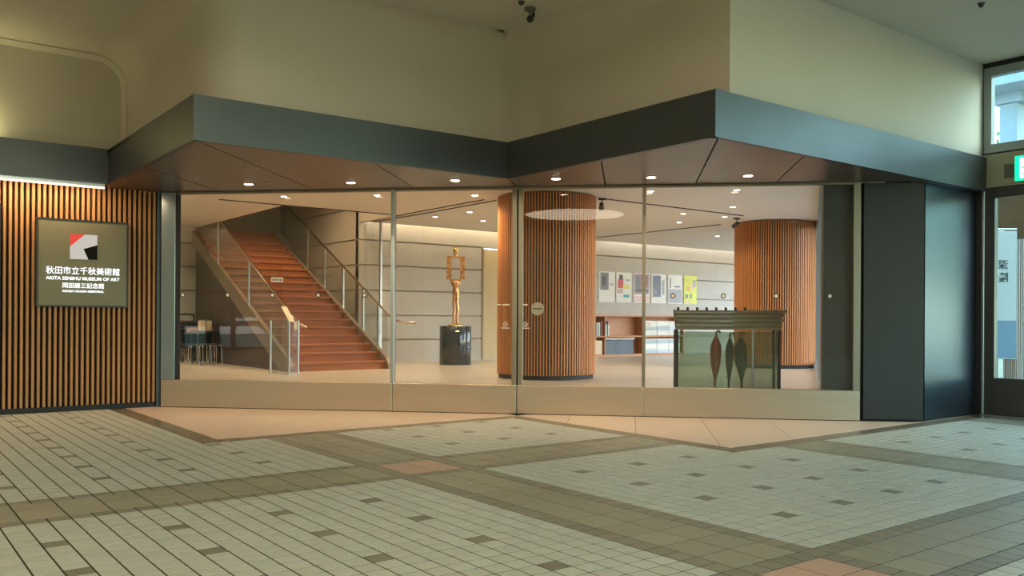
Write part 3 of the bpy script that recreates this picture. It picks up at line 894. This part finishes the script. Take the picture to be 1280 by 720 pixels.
stool0 = None
for i, (u, w) in enumerate([(5.44, 17.62), (5.68, 17.70), (5.92, 17.78)]):
    lb = 'chrome-legged stool in the row before the black table, %s from the stroller' % ORD[i]
    if stool0 is None:
        t = thing('stool', lb, 'stool', (u, w, 0), 0, 'chrome-legged stools')
        MB().lathe([(.10, .40), (.108, .405), (.108, .42), (.095, .43)], seg=24).build('seat', 'black', t)
        for k in range(4):
            a = math.radians(45 + 90 * k); c, s_ = math.cos(a), math.sin(a)
            MB().tube([(c * .06, s_ * .06, .40), (c * .10, s_ * .10, .395), (c * .12, s_ * .12, .36), (c * .13, s_ * .13, 0)], .009, 8).build('leg', 'chrome', t)
        stool0 = t
    else: dup(stool0, (u, w, 0), .15 * i, lb)

# ================================================================== SCULPTURE
pl_ = thing('plinth', 'polished black round stone plinth under the bronze figure', 'plinth', (10.13, 15.25, 0))
MB().lathe([(.325, 0), (.335, .01), (.335, .80), (.325, .815)], seg=48).build('drum', 'black_stone', pl_)
MB().box(-.20, -.12, -.315, -.306, .70, .72).build('name_plate', 'gold_fig', pl_)
fg = thing('bronze_figure', 'tall golden bronze figure sculpture with hollow frame torso', 'sculpture', (10.13, 15.25, .815), -TH)
MB().lathe([(.17, 0), (.17, .018), (.14, .04), (.06, .06)], seg=32).build('base', 'gold_fig', fg)
MB().tube([(-.035, 0, .04), (-.045, .01, .20), (-.03, .02, .36), (-.045, .01, .48), (-.02, 0, .66), (-.01, 0, .74)], [.030, .028, .034, .030, .044, .05], 12).build('leg', 'bronze_fig', fg)
MB().tube([(.035, 0, .04), (.035, -.01, .22), (.045, -.02, .38), (.03, -.01, .50), (.03, 0, .66), (.02, 0, .74)], [.030, .028, .034, .030, .044, .05], 12).build('leg', 'bronze_fig', fg)
m = MB(); m.lathe([(.055, .70), (.07, .76), (.055, .80), (.09, .86), (.12, .93), (.09, .955)], seg=24); m.build('pelvis', 'bronze_fig', fg)
m = MB(); m.box(-.115, .115, -.06, .06, .945, .985, 0, .008); m.build('waist_plate', 'gold_fig', fg)
MB().prism_x([(-.07, .985), (.07, .985), (.05, 1.45), (-.05, 1.45)], -.190, -.095).build('arm', 'bronze_fig', fg)
MB().prism_x([(-.07, .985), (.07, .985), (.05, 1.45), (-.05, 1.45)], .095, .190).build('arm', 'bronze_fig', fg)
m = MB(); m.box(-.165, .165, -.05, .05, 1.44, 1.475, 0, .008); m.build('shoulder_bar', 'bronze_fig', fg)
m = MB(); m.lathe([(.04, 1.47), (.035, 1.50), (.055, 1.53), (.062, 1.58), (.062, 1.63), (.045, 1.67), (.02, 1.69)], seg=20); m.box(-.055, .055, -.05, .05, 1.52, 1.64, 0, .02); m.build('head', 'gold_fig', fg)

# ================================================================== BOOKCASE + BOOKS
bc = thing('bookcase', 'low two-tier timber bookcase along the wall under the posters', 'bookcase', (14.0, 16.35, 0))
BL = 4.55
MB().box(0, BL, 0, .33, 1.045, 1.09, 0, .004).build('top_board', 'shelf_wood', bc)
MB().box(0, BL, 0, .33, .505, .545, 0, .003).build('shelf_board', 'shelf_wood', bc)
MB().box(0, BL, 0, .33, .0, .06, 0, .003).build('base_board', 'shelf_wood', bc)
MB().box(0, BL, .31, .325, .06, 1.045).build('back_panel', 'shelf_wood', bc)
divs = [0.02, 1.52, 2.96, 4.52]
for x in divs: MB().box(x - .02, x + .02, .001, .31, .06, 1.045, 0, .002).build('divider', 'shelf_wood', bc)


def books(x0, x1, z, hs, mats, group, label, tilt_last=False, wd=(.03, .05), maxd=.24, gaps=0.0):
    x = x0; k = 0
    while x < x1:
        w = random.uniform(*wd); h = random.uniform(*hs); d = random.uniform(maxd * .85, maxd)
        if x + w > x1: break
        mt = mats[k % len(mats)]
        t = thing('book', label % (ORD[min(k, 19)]), 'book', (14.0 + x, 16.36 + .02, z), 0, group)
        c = MB().box(0, .004, 0, d, 0, h).box(w - .004, w, 0, d, 0, h).box(.004, w - .004, 0, .004, 0, h); c.build('cover', mt, t)
        MB().box(.004, w - .004, .004, d - .004, .004, h - .004).build('pages', 'book_white', t)
        x += w + .002 + gaps; k += 1


books(.85, 1.48, .547, (.30, .42), ['book_dark', 'book_white', 'book_green', 'book_white', 'book_dark', 'book_red', 'book_red', 'book_peach', 'book_white'], 'mixed books beside the column', 'upright book in the top row by the column, %s from the left')
books(.85, 1.46, .062, (.36, .37), ['book_cream'], 'cream volumes beside the column', 'cream volume in the bottom row by the column, %s from the left')
books(1.56, 1.70, .547, (.26, .40), ['book_pale_blue', 'book_dark', 'book_white', 'book_peach'], 'books in the half-empty upper cell', 'upright book in the half-empty upper cell, %s from the left')
books(1.56, 2.62, .062, (.355, .38), ['book_slate'], 'slate volumes in the lower middle cell', 'slate and white volume in the lower middle cell, %s from the left', wd=(.055, .06))
# white title band on the slate row: slip cases standing on top is one flat row of magazines
mgz = tag(MB().box(1.57, 2.62, .02, .24, .443, .475, 0, .003).build('magazine_stack', 'book_white', None, (14.0, 16.36, 0)), 'flat white magazine stack lying on the slate volumes', 'magazines')
for zi, (z, nrow, mm) in enumerate(((.547, 3, 'book_pale_blue'), (.062, 3, 'book_pale_blue'))):
    for r_ in range(nrow):
        for c_ in range(3):
            x0 = 3.02 + c_ * .47
            t = thing('archive_box', 'pale flat archive box, %s tier of the right %s cell, %s from the left' % (['bottom', 'middle', 'top'][r_], 'upper' if zi == 0 else 'lower', ORD[c_]), 'box', (14.0 + x0, 16.38, z + r_ * .132), 0, 'pale archive boxes')
            MB().box(0, .455, 0, .27, 0, .10, 0, .003).build('body', ['book_white', 'book_pale_blue'][(r_ + zi) % 2], t)
            MB().box(-.003, .458, -.004, .274, .10, .13, 0, .003).build('lid', 'book_white', t)

# ================================================================== POSTERS  (u0,u1,z0,z1) with flat print
PW_ = 16.695


def poster(label, u0, u1, base, blocks, z0=1.43, z1=2.24):
    W_, H_ = u1 - u0, z1 - z0
    m = MB(); m.box(0, W_, -.006, 0, 0, H_, 0)
    for q, (a, b, c, d, mi) in enumerate(blocks):
        y = -.0068 - .0008 * q
        m.quad((a * W_, y, c * H_), (b * W_, y, c * H_), (b * W_, y, d * H_), (a * W_, y, d * H_), mi)
    names = [base, 'print_photo', 'print_red', 'print_black', 'print_yellow', 'print_teal', 'print_brown', 'print_mauve', 'print_blue', 'print_grey', 'print_orange', 'print_pink']
    tag(m.build('poster', names, None, (u0, PW_, z0)), label, 'poster', 'posters above the bookcase')


poster('white poster with a dark photo in its upper left corner', 15.60, 16.18, 'white_paper', [(.08, .60, .40, .97, 1), (.2, .4, .55, .85, 3), (.68, .88, .55, .62, 9)])
poster('white poster with a red figure, black head and coloured blocks', 16.23, 16.81, 'white_paper', [(.10, .45, .48, .78, 2), (.18, .42, .76, .92, 3), (.42, .85, .46, .60, 4), (.45, .85, .17, .27, 5), (.08, .40, .32, .44, 6), (.12, .36, .34, .42, 11), (.55, .9, .72, .78, 9)])
poster('mauve poster with a large dark picture and a pink foot', 16.89, 17.50, 'white_paper', [(.04, .96, .30, .97, 7), (.15, .40, .45, .90, 1), (.50, .85, .55, .93, 6), (.04, .96, .04, .24, 11), (.1, .9, .38, .44, 3)])
poster('white poster with a blue-grey abstract picture', 17.58, 18.16, 'white_paper', [(.08, .64, .22, .95, 8), (.20, .50, .50, .80, 1), (.12, .40, .30, .48, 7), (.72, .90, .30, .80, 9)])
poster('poster with white top, grey lower half and one dark dot', 18.25, 18.83, 'white_paper', [(.03, .97, .03, .50, 9), (.40, .50, .24, .32, 3), (.55, .62, .20, .26, 10), (.12, .20, .55, .90, 1), (.45, .85, .57, .62, 8)])
poster('bright yellow-green poster with small drawn motifs', 18.92, 19.46, 'print_lime', [(.10, .32, .20, .34, 1), (.48, .62, .20, .36, 8), (.20, .45, .45, .62, 10), (.55, .75, .48, .75, 11), (.15, .5, .78, .90, 4), (.7, .9, .6, .85, 9), (.1, .5, .04, .12, 11)])

# ================================================================== UMBRELLA STAND (45 degrees, parallel to the glass)
us = thing('umbrella_stand', 'green glass umbrella locker stand with stepped steel rails', 'umbrella stand', (7.11, 6.39, 0), GA)
LW = 1.11
for s in (0, LW - .03):
    for y in (0, .34): MB().box(s, s + .03, y, y + .03, 0, .86, 0, .003).build('post', 'dark_metal', us)
MB().box(.03, LW - .03, .008, .018, .04, .84).build('front_pane', 'green_glass', us)
MB().box(.008, .018, .03, .34, .04, .84).build('side_pane', 'green_glass', us)
MB().box(LW - .018, LW - .008, .03, .34, .04, .84).build('side_pane', 'green_glass', us)
MB().box(.03, LW - .03, .352, .362, .04, .84).build('rear_pane', 'green_glass', us)
MB().box(LW * .73, LW * .73 + .02, .0, .03, .04, .86).build('mid_post', 'frame_steel', us)
MB().box(0, LW, 0, .37, 0, .04).build('base_tray', 'dark_metal', us)
for k in range(5):
    y = k * .095; z = .86 + k * .048
    MB().box(-.0, LW + .03 * k, y - .012, y + .012, z, z + .026, 0, .003).build('lock_rail', 'frame_bronze', us)
    MB().box(-.0, LW + .03 * k, y + .012, y + .088, z + .006, z + .012).build('rail_shelf', 'stand_metal', us)
    if k < 4: MB().box(.012, LW + .03 * k, y + .086, y + .094, z + .006, z + .046).build('rail_riser', 'stand_metal', us)
for s in (-.004, LW):
    m = MB(); m.prism_x([(-.02, .86), (.39, 1.055), (.41, 1.09), (.39, 1.09), (-.02, .89)], s, s + .012); m.build('side_cheek', 'frame_bronze', us)
for k in range(8):
    s = .05 + k * .105
    m = MB(); m.lathe([(.013, 0), (.015, .01), (.015, .03), (.008, .035)], s, .385, 12); o = m.build('lock_key', 'black', us, (0, 0, 1.075))


def umbrella(label, s, y, col, L=.66, tilt=.03, r=.055):
    c, sn = math.cos(GA), math.sin(GA)
    t = thing('umbrella', label, 'umbrella', (7.11 + s * c - y * sn, 6.39 + s * sn + y * c, .17), GA, 'umbrellas in the green stand')
    v = []; fs = []; seg = 16
    prof = [(.008, .0), (.014, .14), (r * .55, .22), (r * .9, .33), (r, .43), (r * .95, L - .10), (r * .5, L - .03), (.014, L)]
    for i, (rr, z) in enumerate(prof):
        for k in range(seg):
            q = rr * (1 if k % 2 == 0 else .78); a = 2 * math.pi * k / seg + z * 1.5; v.append((q * math.cos(a) + tilt * z, q * math.sin(a), z))
    for i in range(len(prof) - 1):
        for k in range(seg): fs.append((i * seg + k, i * seg + (k + 1) % seg, (i + 1) * seg + (k + 1) % seg, (i + 1) * seg + k))
    MB().add(v, fs, 0, True).build('canopy_cloth', col, t)
    MB().tube([(0, 0, -.02), (tilt * L, 0, L + .03)], .006, 8).build('shaft', 'chrome', t)
    hx = tilt * L
    MB().tube([(hx, 0, L + .01), (hx, 0, L + .035), (hx + .015, 0, L + .055), (hx + .035, 0, L + .055), (hx + .05, 0, L + .03)], .011, 8).build('handle', 'oak_beam' if col == 'red_fabric' else 'black', t)
    return t


umbrella('closed dark red umbrella in the green glass stand', .43, .10, 'red_fabric', .62, .02, .060)
umbrella('slim closed black umbrella beside the red one in the stand', .58, .12, 'black_fabric', .60, .02, .045)
umbrella('fuller closed black umbrella, rightmost in the green stand', .72, .11, 'black_fabric', .61, -.03, .068)

# ================================================================== MUSEUM LIGHTS
idl = [(5.735, 13.84), (6.874, 12.71), (8.13, 11.68), (9.325, 13.576), (9.236, 14.657), (10.378, 14.61), (10.018, 9.544), (10.96, 8.603), (12.535, 9.926), (12.606, 11.152), (13.678, 12.208), (13.617, 10.975), (12.0, 14.2), (16.6, 13.6), (4.6, 15.9), (4.6, 18.4), (11.3, 12.4)]
t0 = None
PLACE = ['over the floor left of the stair', 'near the glass before the stair', 'left of the front wooden column', 'behind the front wooden column, first', 'behind the front wooden column, second', 'over the bronze figure', 'right of the front wooden column', 'near the right end of the glass', 'before the rear wooden column, first', 'before the rear wooden column, second', 'left of the rear wooden column, far', 'left of the rear wooden column, near', 'before the beige door', 'before the posters', 'left of the stair, near', 'left of the stair, over the stools', 'between the two wooden columns']
for i, (u, w) in enumerate(idl):
    lb = 'small round museum ceiling downlight ' + PLACE[i]
    if t0 is None: t0 = make_downlight(lb, (u, w, 3.0), 'museum ceiling downlights', 'lamp_disc_inner', .05)
    else: dup(t0, (u, w, 3.0), 0, lb)
    lamp('SPOT', 'museum_downlight', (u, w, 2.97), 48 if u > 9 else 125, NEUT if u > 9 else (1.0, .83, .64), size=.05, spot=150, blend=1.0)
lamp('AREA', 'cove_light_back', (12.0, 16.45, 3.28), 26, (1.0, .80, .55), (0, .55, -1), 6.4, .04)
lamp('AREA', 'cove_light_posters', (20.0, 16.45, 3.28), 26, (1.0, .90, .78), (0, .55, -1), 9, .04)
lamp('AREA', 'cove_light_left', (4.0, 19.95, 3.28), 16, (1.0, .78, .52), (0, .4, -1), 3.0, .04)
lamp('SPOT', 'stair_spot', (7.2, 15.6, 5.6), 420, (1.0, .70, .40), (0, .25, -1), .1, None, 100, .8)
lamp('SPOT', 'stair_spot', (7.2, 17.0, 5.8), 260, (1.0, .70, .40), (0, .15, -1), .1, None, 60, .8)
# spotlights on the tracks beside the columns
sp0 = None
for i, (u, w, lb) in enumerate([(8.28, 10.75, 'black track spotlight left of the front wooden column'), (9.98, 10.61, 'black track spotlight right of the front wooden column'), (13.95, 10.95, 'black track spotlight left of the rear wooden column'), (16.0, 10.75, 'black track spotlight right of the rear wooden column')]):
    if sp0 is None:
        t = thing('track_spotlight', lb, 'spotlight', (u, w, 3.0), 0, 'track spotlights')
        MB().box(-.02, .02, -.06, .06, -.03, 0).build('adapter', 'black', t)
        MB().tube([(0, 0, -.03), (0, 0, -.08)], .008, 8).build('stem', 'black', t)
        MB().tube([(-.05, 0, -.10), (.03, .02, -.14), (.08, .03, -.165)], [.035, .042, .045], 14).build('lamp_head', 'dark_metal', t)
        sp0 = t
    else: dup(sp0, (u, w, 3.0), .6 * i, lb)
dc = thing('dome_camera', 'small black dome camera under the museum ceiling track', 'camera', (8.62, 15.2, 3.0))
MB().lathe([(.05, -.02), (.05, 0)], seg=20).build('base', 'black', dc); MB().lathe([(.01, -.07), (.035, -.055), (.045, -.02)], seg=20).build('dome', 'black', dc)

# ================================================================== SIGN ON THE SLAT WALL
sg = thing('museum_sign', 'olive backlit museum sign with red and black square logo on the slats', 'sign', (1.871, 9.70, 1.507))
HW, HH = .414, .43
sface = MB().box(-HW, HW, -.03, .02, -HH, HH, 0, .003).build('face', 'sign_face', sg)
m = MB(); t_ = .014
m.box(-HW - t_, HW + t_, -.036, .03, HH, HH + t_); m.box(-HW - t_, HW + t_, -.036, .03, -HH - t_, -HH); m.box(-HW - t_, -HW, -.036, .03, -HH, HH); m.box(HW, HW + t_, -.036, .03, -HH, HH)
m.build('frame', 'black', sg)


def flat(poly, y, mi, m):
    n = len(poly); m.add([(a, y, b) for a, b in poly] + [(a, y + .002, b) for a, b in poly], [list(range(n)), list(range(n, 2 * n))[::-1]] + [(k, (k + 1) % n, (k + 1) % n + n, k + n) for k in range(n)], mi)


lg = MB(); LX, LZ, LS = 0.0, .169, .127


def lp(fx, fy): return (LX - LS + 2 * LS * fx, LZ + LS - 2 * LS * fy)


flat([lp(0, 0), lp(0, 1), lp(1, 1), lp(1, 0)], -.033, 0, lg)
flat([lp(0, 0), lp(0, .5), lp(.54, 0)], -.0345, 1, lg)
flat([lp(.49, .58), lp(.67, 1), lp(1, 1), lp(1, .40)], -.0345, 2, lg)
lg.build('logo', ['sign_grey', 'sign_red', 'sign_black'], sface)
for body, z, size, wdt, bold in (('秋田市立千秋美術館', -.107, .083, .685, .0), ('AKITA SENSHU MUSEUM OF ART', -.170, .046, .685, .0004), ('岡田謙三記念館', -.248, .058, .385, .0), ('KENZO OKADA MEMORIAL', -.294, .030, .385, .0002)):
    vs, fs = text_mb(body, size, bold, .002, width=wdt)
    if vs:
        MB().add([(v.x, -.032 - v.z, z + v.y - .0) for v in vs], fs).build('lettering', 'sign_white', sface)
sg2 = thing('notice_board', 'white notice panel cut off by the left picture edge', 'sign', (.72, 9.70, 1.42))
MB().box(-.40, .40, -.03, .02, -.62, .62, 0, .003).build('face', 'white_paper', sg2)
m = MB(); m.box(-.414, .414, -.036, .03, .62, .634); m.box(-.414, .414, -.036, .03, -.634, -.62); m.box(-.414, -.40, -.036, .03, -.62, .62); m.box(.40, .414, -.036, .03, -.62, .62); m.build('frame', 'black', sg2)

# uplight above the canopy at far left
ul = thing('cornice_lamp', 'small lamp on top of the canopy at the far left', 'light', (.75, 9.50, ZF))
MB().box(-.25, .25, -.02, .02, -.03, .0).build('housing', 'grey_metal', ul)
lamp('AREA', 'cornice_uplight', (.75, 9.50, ZF + .02), 3.0, (1.0, .92, .45), (0, .5, 1), .5, .03)

# hall ceiling fittings
oc = thing('round_ceiling_light', 'large round luminous ceiling light in the passage behind the viewer', 'light', (-4.03, -2.1, ZC))
MB().lathe([(1.25, -.02), (1.25, 0.0)], seg=48).build('diffuser', 'oculus', oc)
MB().lathe([(1.32, -.03), (1.32, 0.0), (1.25, 0.0), (1.25, -.03), (1.32, -.03)], seg=48, caps=False).build('trim_ring', 'frame_steel', oc)
hd = None
for i, (u, w) in enumerate([(-3.0, 3.5), (-0.5, 0.5), (2.6, -1.0), (1.8, 2.6), (-3.5, 7.0)]):  # ceiling lamps added out of view for warm fill in the hall
    lb = 'added fill light on the unseen hall ceiling, %s from the slat wall side' % ORD[i]
    if hd is None: hd = make_downlight(lb, (u, w, ZC), 'added passage fill lights', 'lamp_disc', .06)
    else: dup(hd, (u, w, ZC), 0, lb)
    lamp('SPOT', 'passage_fill_light', (u, w, ZC - .05), (100, 100, 8, 50, 30)[i], (1.0, .84, .60), size=.05, spot=178, blend=.25)
dm = thing('ceiling_camera', 'black dome camera hanging from the passage ceiling over the inner corner', 'camera', (4.60, 5.80, ZC))
MB().lathe([(.05, -.02), (.05, 0)], seg=20).build('base', 'plate_grille', dm)
MB().tube([(0, 0, -.02), (0, 0, -.08)], .012, 8).build('stem', 'plate_grille', dm)
MB().lathe([(.008, -.125), (.024, -.115), (.032, -.095), (.024, -.075), (.01, -.07)], seg=20).build('dome', 'black', dm)
MB().box(.025, .045, -.012, .012, -.075, -.03, 0, .003).build('bracket', 'black', dm)
s1 = tag(MB().lathe([(.010, -.03), (.022, -.02), (.03, 0)], seg=16).build('ceiling_sprinkler', 'dark_metal', None, (4.45, 5.73, ZC)), 'tiny dark sprinkler head beside the hanging dome camera', 'sprinkler')
s2 = tag(MB().lathe([(.012, -.035), (.02, -.02), (.03, 0)], seg=16).build('ceiling_sprinkler', 'dark_metal', None, (7.50, 3.38, ZC)), 'small dark sprinkler head on the ceiling near the upper right window', 'sprinkler')

# ================================================================== RIGHT WALL: windows, transom, doors
UR = 9.30
rw = structure('wall_right', 'beige transom band and metal posts of the glazed right wall', 'wall')
m = MB(); m.box(UR, UR + .15, -8.0, 4.24, 2.345, 2.685); m.build('transom', 'plate_cream', rw)
MB().box(UR + .02, UR + .12, -8.0, 4.24, 2.675, 2.70).build('joint', 'joint_black', rw)
MB().box(UR - .02, UR + .1, 4.165, 4.24, 0, 2.345).build('corner_post', 'dark_metal', rw)
MB().box(UR - .03, UR - .005, 4.135, 4.16, 0, 2.31, 0, .003).build('corner_bead', 'frame_steel', rw)
MB().box(UR, UR + .15, 4.17, 4.3, 2.69, ZC).build('corner_post', 'joint_black', rw)
bayw = 1.45
w = 4.16; idx = 0
w3 = structure('window_3', 'high aluminium-framed window band above the exit sign', 'window')
d3 = structure('door_3', 'dark-framed glass exit doors along the right wall', 'door')
while w > -7.5:
    a, b = w, w - bayw
    # upper window frame
    m = MB(); m.box(UR, UR + .08, b, a, 2.70, 2.79, 0, .004); m.box(UR, UR + .08, b, a, 3.49, 3.58, 0, .004); m.box(UR, UR + .08, a - .075, a, 2.79, 3.49); m.box(UR, UR + .08, b, b + .075, 2.79, 3.49)
    m.build('window_frame', 'alu', w3)
    MB().box(UR + .03, UR + .04, b + .07, a - .07, 2.78, 3.50).build('pane', 'hall_glass', w3)
    m = MB(); m.box(UR, UR + .07, b, a, 2.235, 2.340, 0, .004); m.box(UR, UR + .07, b, a, .012, .39, 0, .004); m.box(UR, UR + .07, a - .115, a, .39, 2.235); m.box(UR, UR + .07, b, b + .115, .39, 2.235)
    m.build('door_frame', 'door_metal', d3)
    MB().box(UR + .03, UR + .04, b + .11, a - .11, .385, 2.24).build('pane', 'hall_glass', d3)
    w = b; idx += 1
MB().box(UR, UR + .1, -8, 4.16, 3.58, ZC).build('head_strip', 'joint_black', w3)
MB().box(UR - .05, UR + .1, -8, 4.16, 0.0, .012).build('threshold', 'frame_steel', d3)

ex = thing('exit_sign', 'glowing green and white running-man exit sign above the doors', 'sign', (UR - .03, 3.845, 2.37))
MB().box(-.005, .03, -.30, .0, 0, .262, 0, .004).build('housing', 'plate_cream', ex)
m = MB(); m.box(-.0075, -.005, -.292, -.004, .006, .256); gf = m.build('green_face', 'exit_green', ex)
m = MB()
# white doorway and running figure (figure cut in green over the opening)
m.box(-.0095, -.0075, -.20, -.05, .03, .232, 0); m.build('doorway_mark', 'exit_white', gf)
m = MB()
disc = [( -.125 + .018 * math.cos(a * math.pi / 6), .195 + .018 * math.sin(a * math.pi / 6)) for a in range(12)]


def flatU(poly, x, m, mi=0):
    n = len(poly); m.add([(x, a, b) for a, b in poly] + [(x + .001, a, b) for a, b in poly], [list(range(n))[::-1], list(range(n, 2 * n))] + [(k, k + n, (k + 1) % n + n, (k + 1) % n) for k in range(n)], mi)


flatU(disc, -.0105, m)
for poly in ([(-.14, .175), (-.11, .170), (-.12, .115), (-.15, .12)], [(-.14, .172), (-.175, .15), (-.20, .165), (-.20, .155), (-.175, .135), (-.135, .155)], [(-.11, .168), (-.085, .14), (-.065, .15), (-.065, .14), (-.085, .122), (-.115, .15)],
             [(-.15, .12), (-.12, .115), (-.10, .08), (-.07, .075), (-.07, .062), (-.105, .065), (-.135, .10)], [(-.15, .12), (-.13, .118), (-.15, .075), (-.19, .045), (-.20, .055), (-.165, .085)]):
    flatU(poly, -.0105, m)
m.build('running_figure', 'exit_green', gf)
sp = thing('wall_speaker', 'small square speaker plate beside the exit sign', 'speaker', (UR - .012, 3.90, 2.36))
MB().box(0, .012, -.055, .075, 0, .28, 0, .002).build('plate', 'plate_cream', sp)
m = MB(); m.box(-.003, 0, -.045, .05, .06, .20)
for k in range(7): m.box(-.005, -.003, -.04, .045, .07 + k * .018, .078 + k * .018)
m.build('grille', 'plate_grille', sp)

# ------------------------------------------------------------------ outside
MB_ = MB().box(9.5, 60, -40, 60, -.1, -.02)
og = tag(MB_.build('ground_outside', 'outdoor_paving'), 'pale paving outside the right-hand glass doors', 'ground', kind='structure')
og2 = tag(MB().box(-40, -6.2, -30, 40, -.1, -.02).build('ground_outside_left', 'lawn'), 'paving outside the far left window', 'ground', kind='structure')
pc = thing('concrete_pillar', 'pale blue-grey pillar standing outside the upper window', 'pillar', (14.0, 5.90, 0))
MB().box(0, .35, -.12, .13, 0, 4.3, 0, .01).build('shaft', 'pale_concrete', pc)
MB().box(-.05, .45, -.2, .2, 4.3, 4.45).build('capital', 'pale_concrete', pc)
ba = thing('outdoor_roof_beam', 'long pale roof beam resting over the outdoor pillar', 'beam', (14.0, 5.0, 4.45))
MB().box(-.6, .6, -3.0, 3.0, 0, .25, 0, .01).build('beam', 'pale_concrete', ba)
bn = thing('exhibition_banner', 'tall pale exhibition banner seen through the glass exit door', 'banner', (10.2, 4.36, 0))
# seen from its back through the door
bn.rotation_euler = (0, 0, math.atan2(R.y, R.x))
bcl = MB().box(-.19, .17, 0, .01, .55, 1.98, 0, .002).build('cloth', 'banner_pale', bn)
m = MB(); m.box(-.185, .165, -.002, 0, .56, .98); m.build('blue_print', 'banner_blue', bn)
m = MB(); m.box(-.16, -.06, -.002, 0, 1.15, 1.38); m.build('orange_print', 'banner_orange', bn)
MB().tube([(-.19, .01, 2.0), (.17, .01, 2.0)], .012, 8).build('top_rod', 'frame_steel', bn)
MB().box(-.03, .03, .01, .03, 0.0, 2.0).build('pole', 'frame_steel', bn); MB().box(-.18, .18, -.12, .15, -.02, .01).build('foot', 'dark_metal', bn)
for body, z, sz in (('深堀', 1.56, .115), ('隆介', 1.42, .115)):
    vs, fs = text_mb(body, sz, .001, .001)
    if vs: MB().add([(-v.x - .04, -.003, z + v.y) for v in vs], [f[::-1] for f in fs]).build('lettering', 'ink', bcl)


sc_ = thing('slatted_screen', 'fine vertical timber screen outside the glass exit door', 'screen', (10.75, 4.0, -.02))
MB().box(0, .03, -.2, 1.3, 0, .06).build('bottom_rail', 'oak_beam', sc_); MB().box(0, .03, -.2, 1.3, 1.95, 2.5).build('top_board', 'oak_beam', sc_)
_sm = MB().box(0, .02, -.004, .004, .06, 1.95).mesh('slat', 'oak_beam')
for k in range(74): link('slat', _sm, sc_, (0, -.19 + k * .020, 0))


def tree(name, label, u, w, h, r, leafmat, n=1500, seed=1):
    rnd = random.Random(seed)
    t = thing(name, label, 'tree', (u, w, -.02))
    MB().tube([(0, 0, 0), (.05, .03, h * .35), (-.05, .08, h * .7)], [r * .07, r * .055, r * .03], 10).build('trunk', 'bark', t)
    m = MB()
    for k in range(n):
        a = rnd.uniform(0, 2 * math.pi); z = rnd.uniform(-1, 1); q = rnd.uniform(.45, 1) ** .6
        c = Vector((math.cos(a) * math.sqrt(1 - z * z) * r * q, math.sin(a) * math.sqrt(1 - z * z) * r * q, h * .62 + z * h * .42 * q))
        d1 = Vector((rnd.uniform(-1, 1), rnd.uniform(-1, 1), rnd.uniform(-1, 1))).normalized(); d2 = d1.orthogonal().normalized(); s = rnd.uniform(.09, .18)
        m.add([c - d1 * s, c + d2 * s * .6, c + d1 * s, c - d2 * s * .6], [(0, 1, 2, 3)])
    o = m.build('foliage', leafmat, t); o['kind'] = 'stuff'
    return t


tree('leafy_tree', 'pale green tree outside, left of the outdoor pillar', 20.0, 9.6, 5.6, 1.5, 'foliage_pale', 2200, 3)
tree('leafy_tree', 'pale green tree outside, right of the outdoor pillar', 22.0, 6.3, 5.0, 1.2, 'foliage_pale', 1600, 4)
tree('leafy_tree', 'broad green tree outside the right-hand doors, seen in reflections', 17.0, 0.5, 6.0, 2.6, 'foliage', 2600, 5)
tree('leafy_tree', 'green tree outside the far left window', -12.4, 4.2, 4.4, 3.1, 'foliage', 12000, 6)
tree('leafy_shrub', 'low green shrub outside the far left window, nearer the slat wall', -8.4, 7.6, 1.7, 1.0, 'foliage', 3000, 8)
tree('leafy_shrub', 'low green shrub outside the far left window, further from the slat wall', -8.2, 3.4, 1.7, 1.0, 'foliage', 3000, 9)
tree('leafy_tree', 'smaller pale tree outside the far left window', -12.2, 10.4, 4.2, 1.6, 'foliage_pale', 1600, 7)
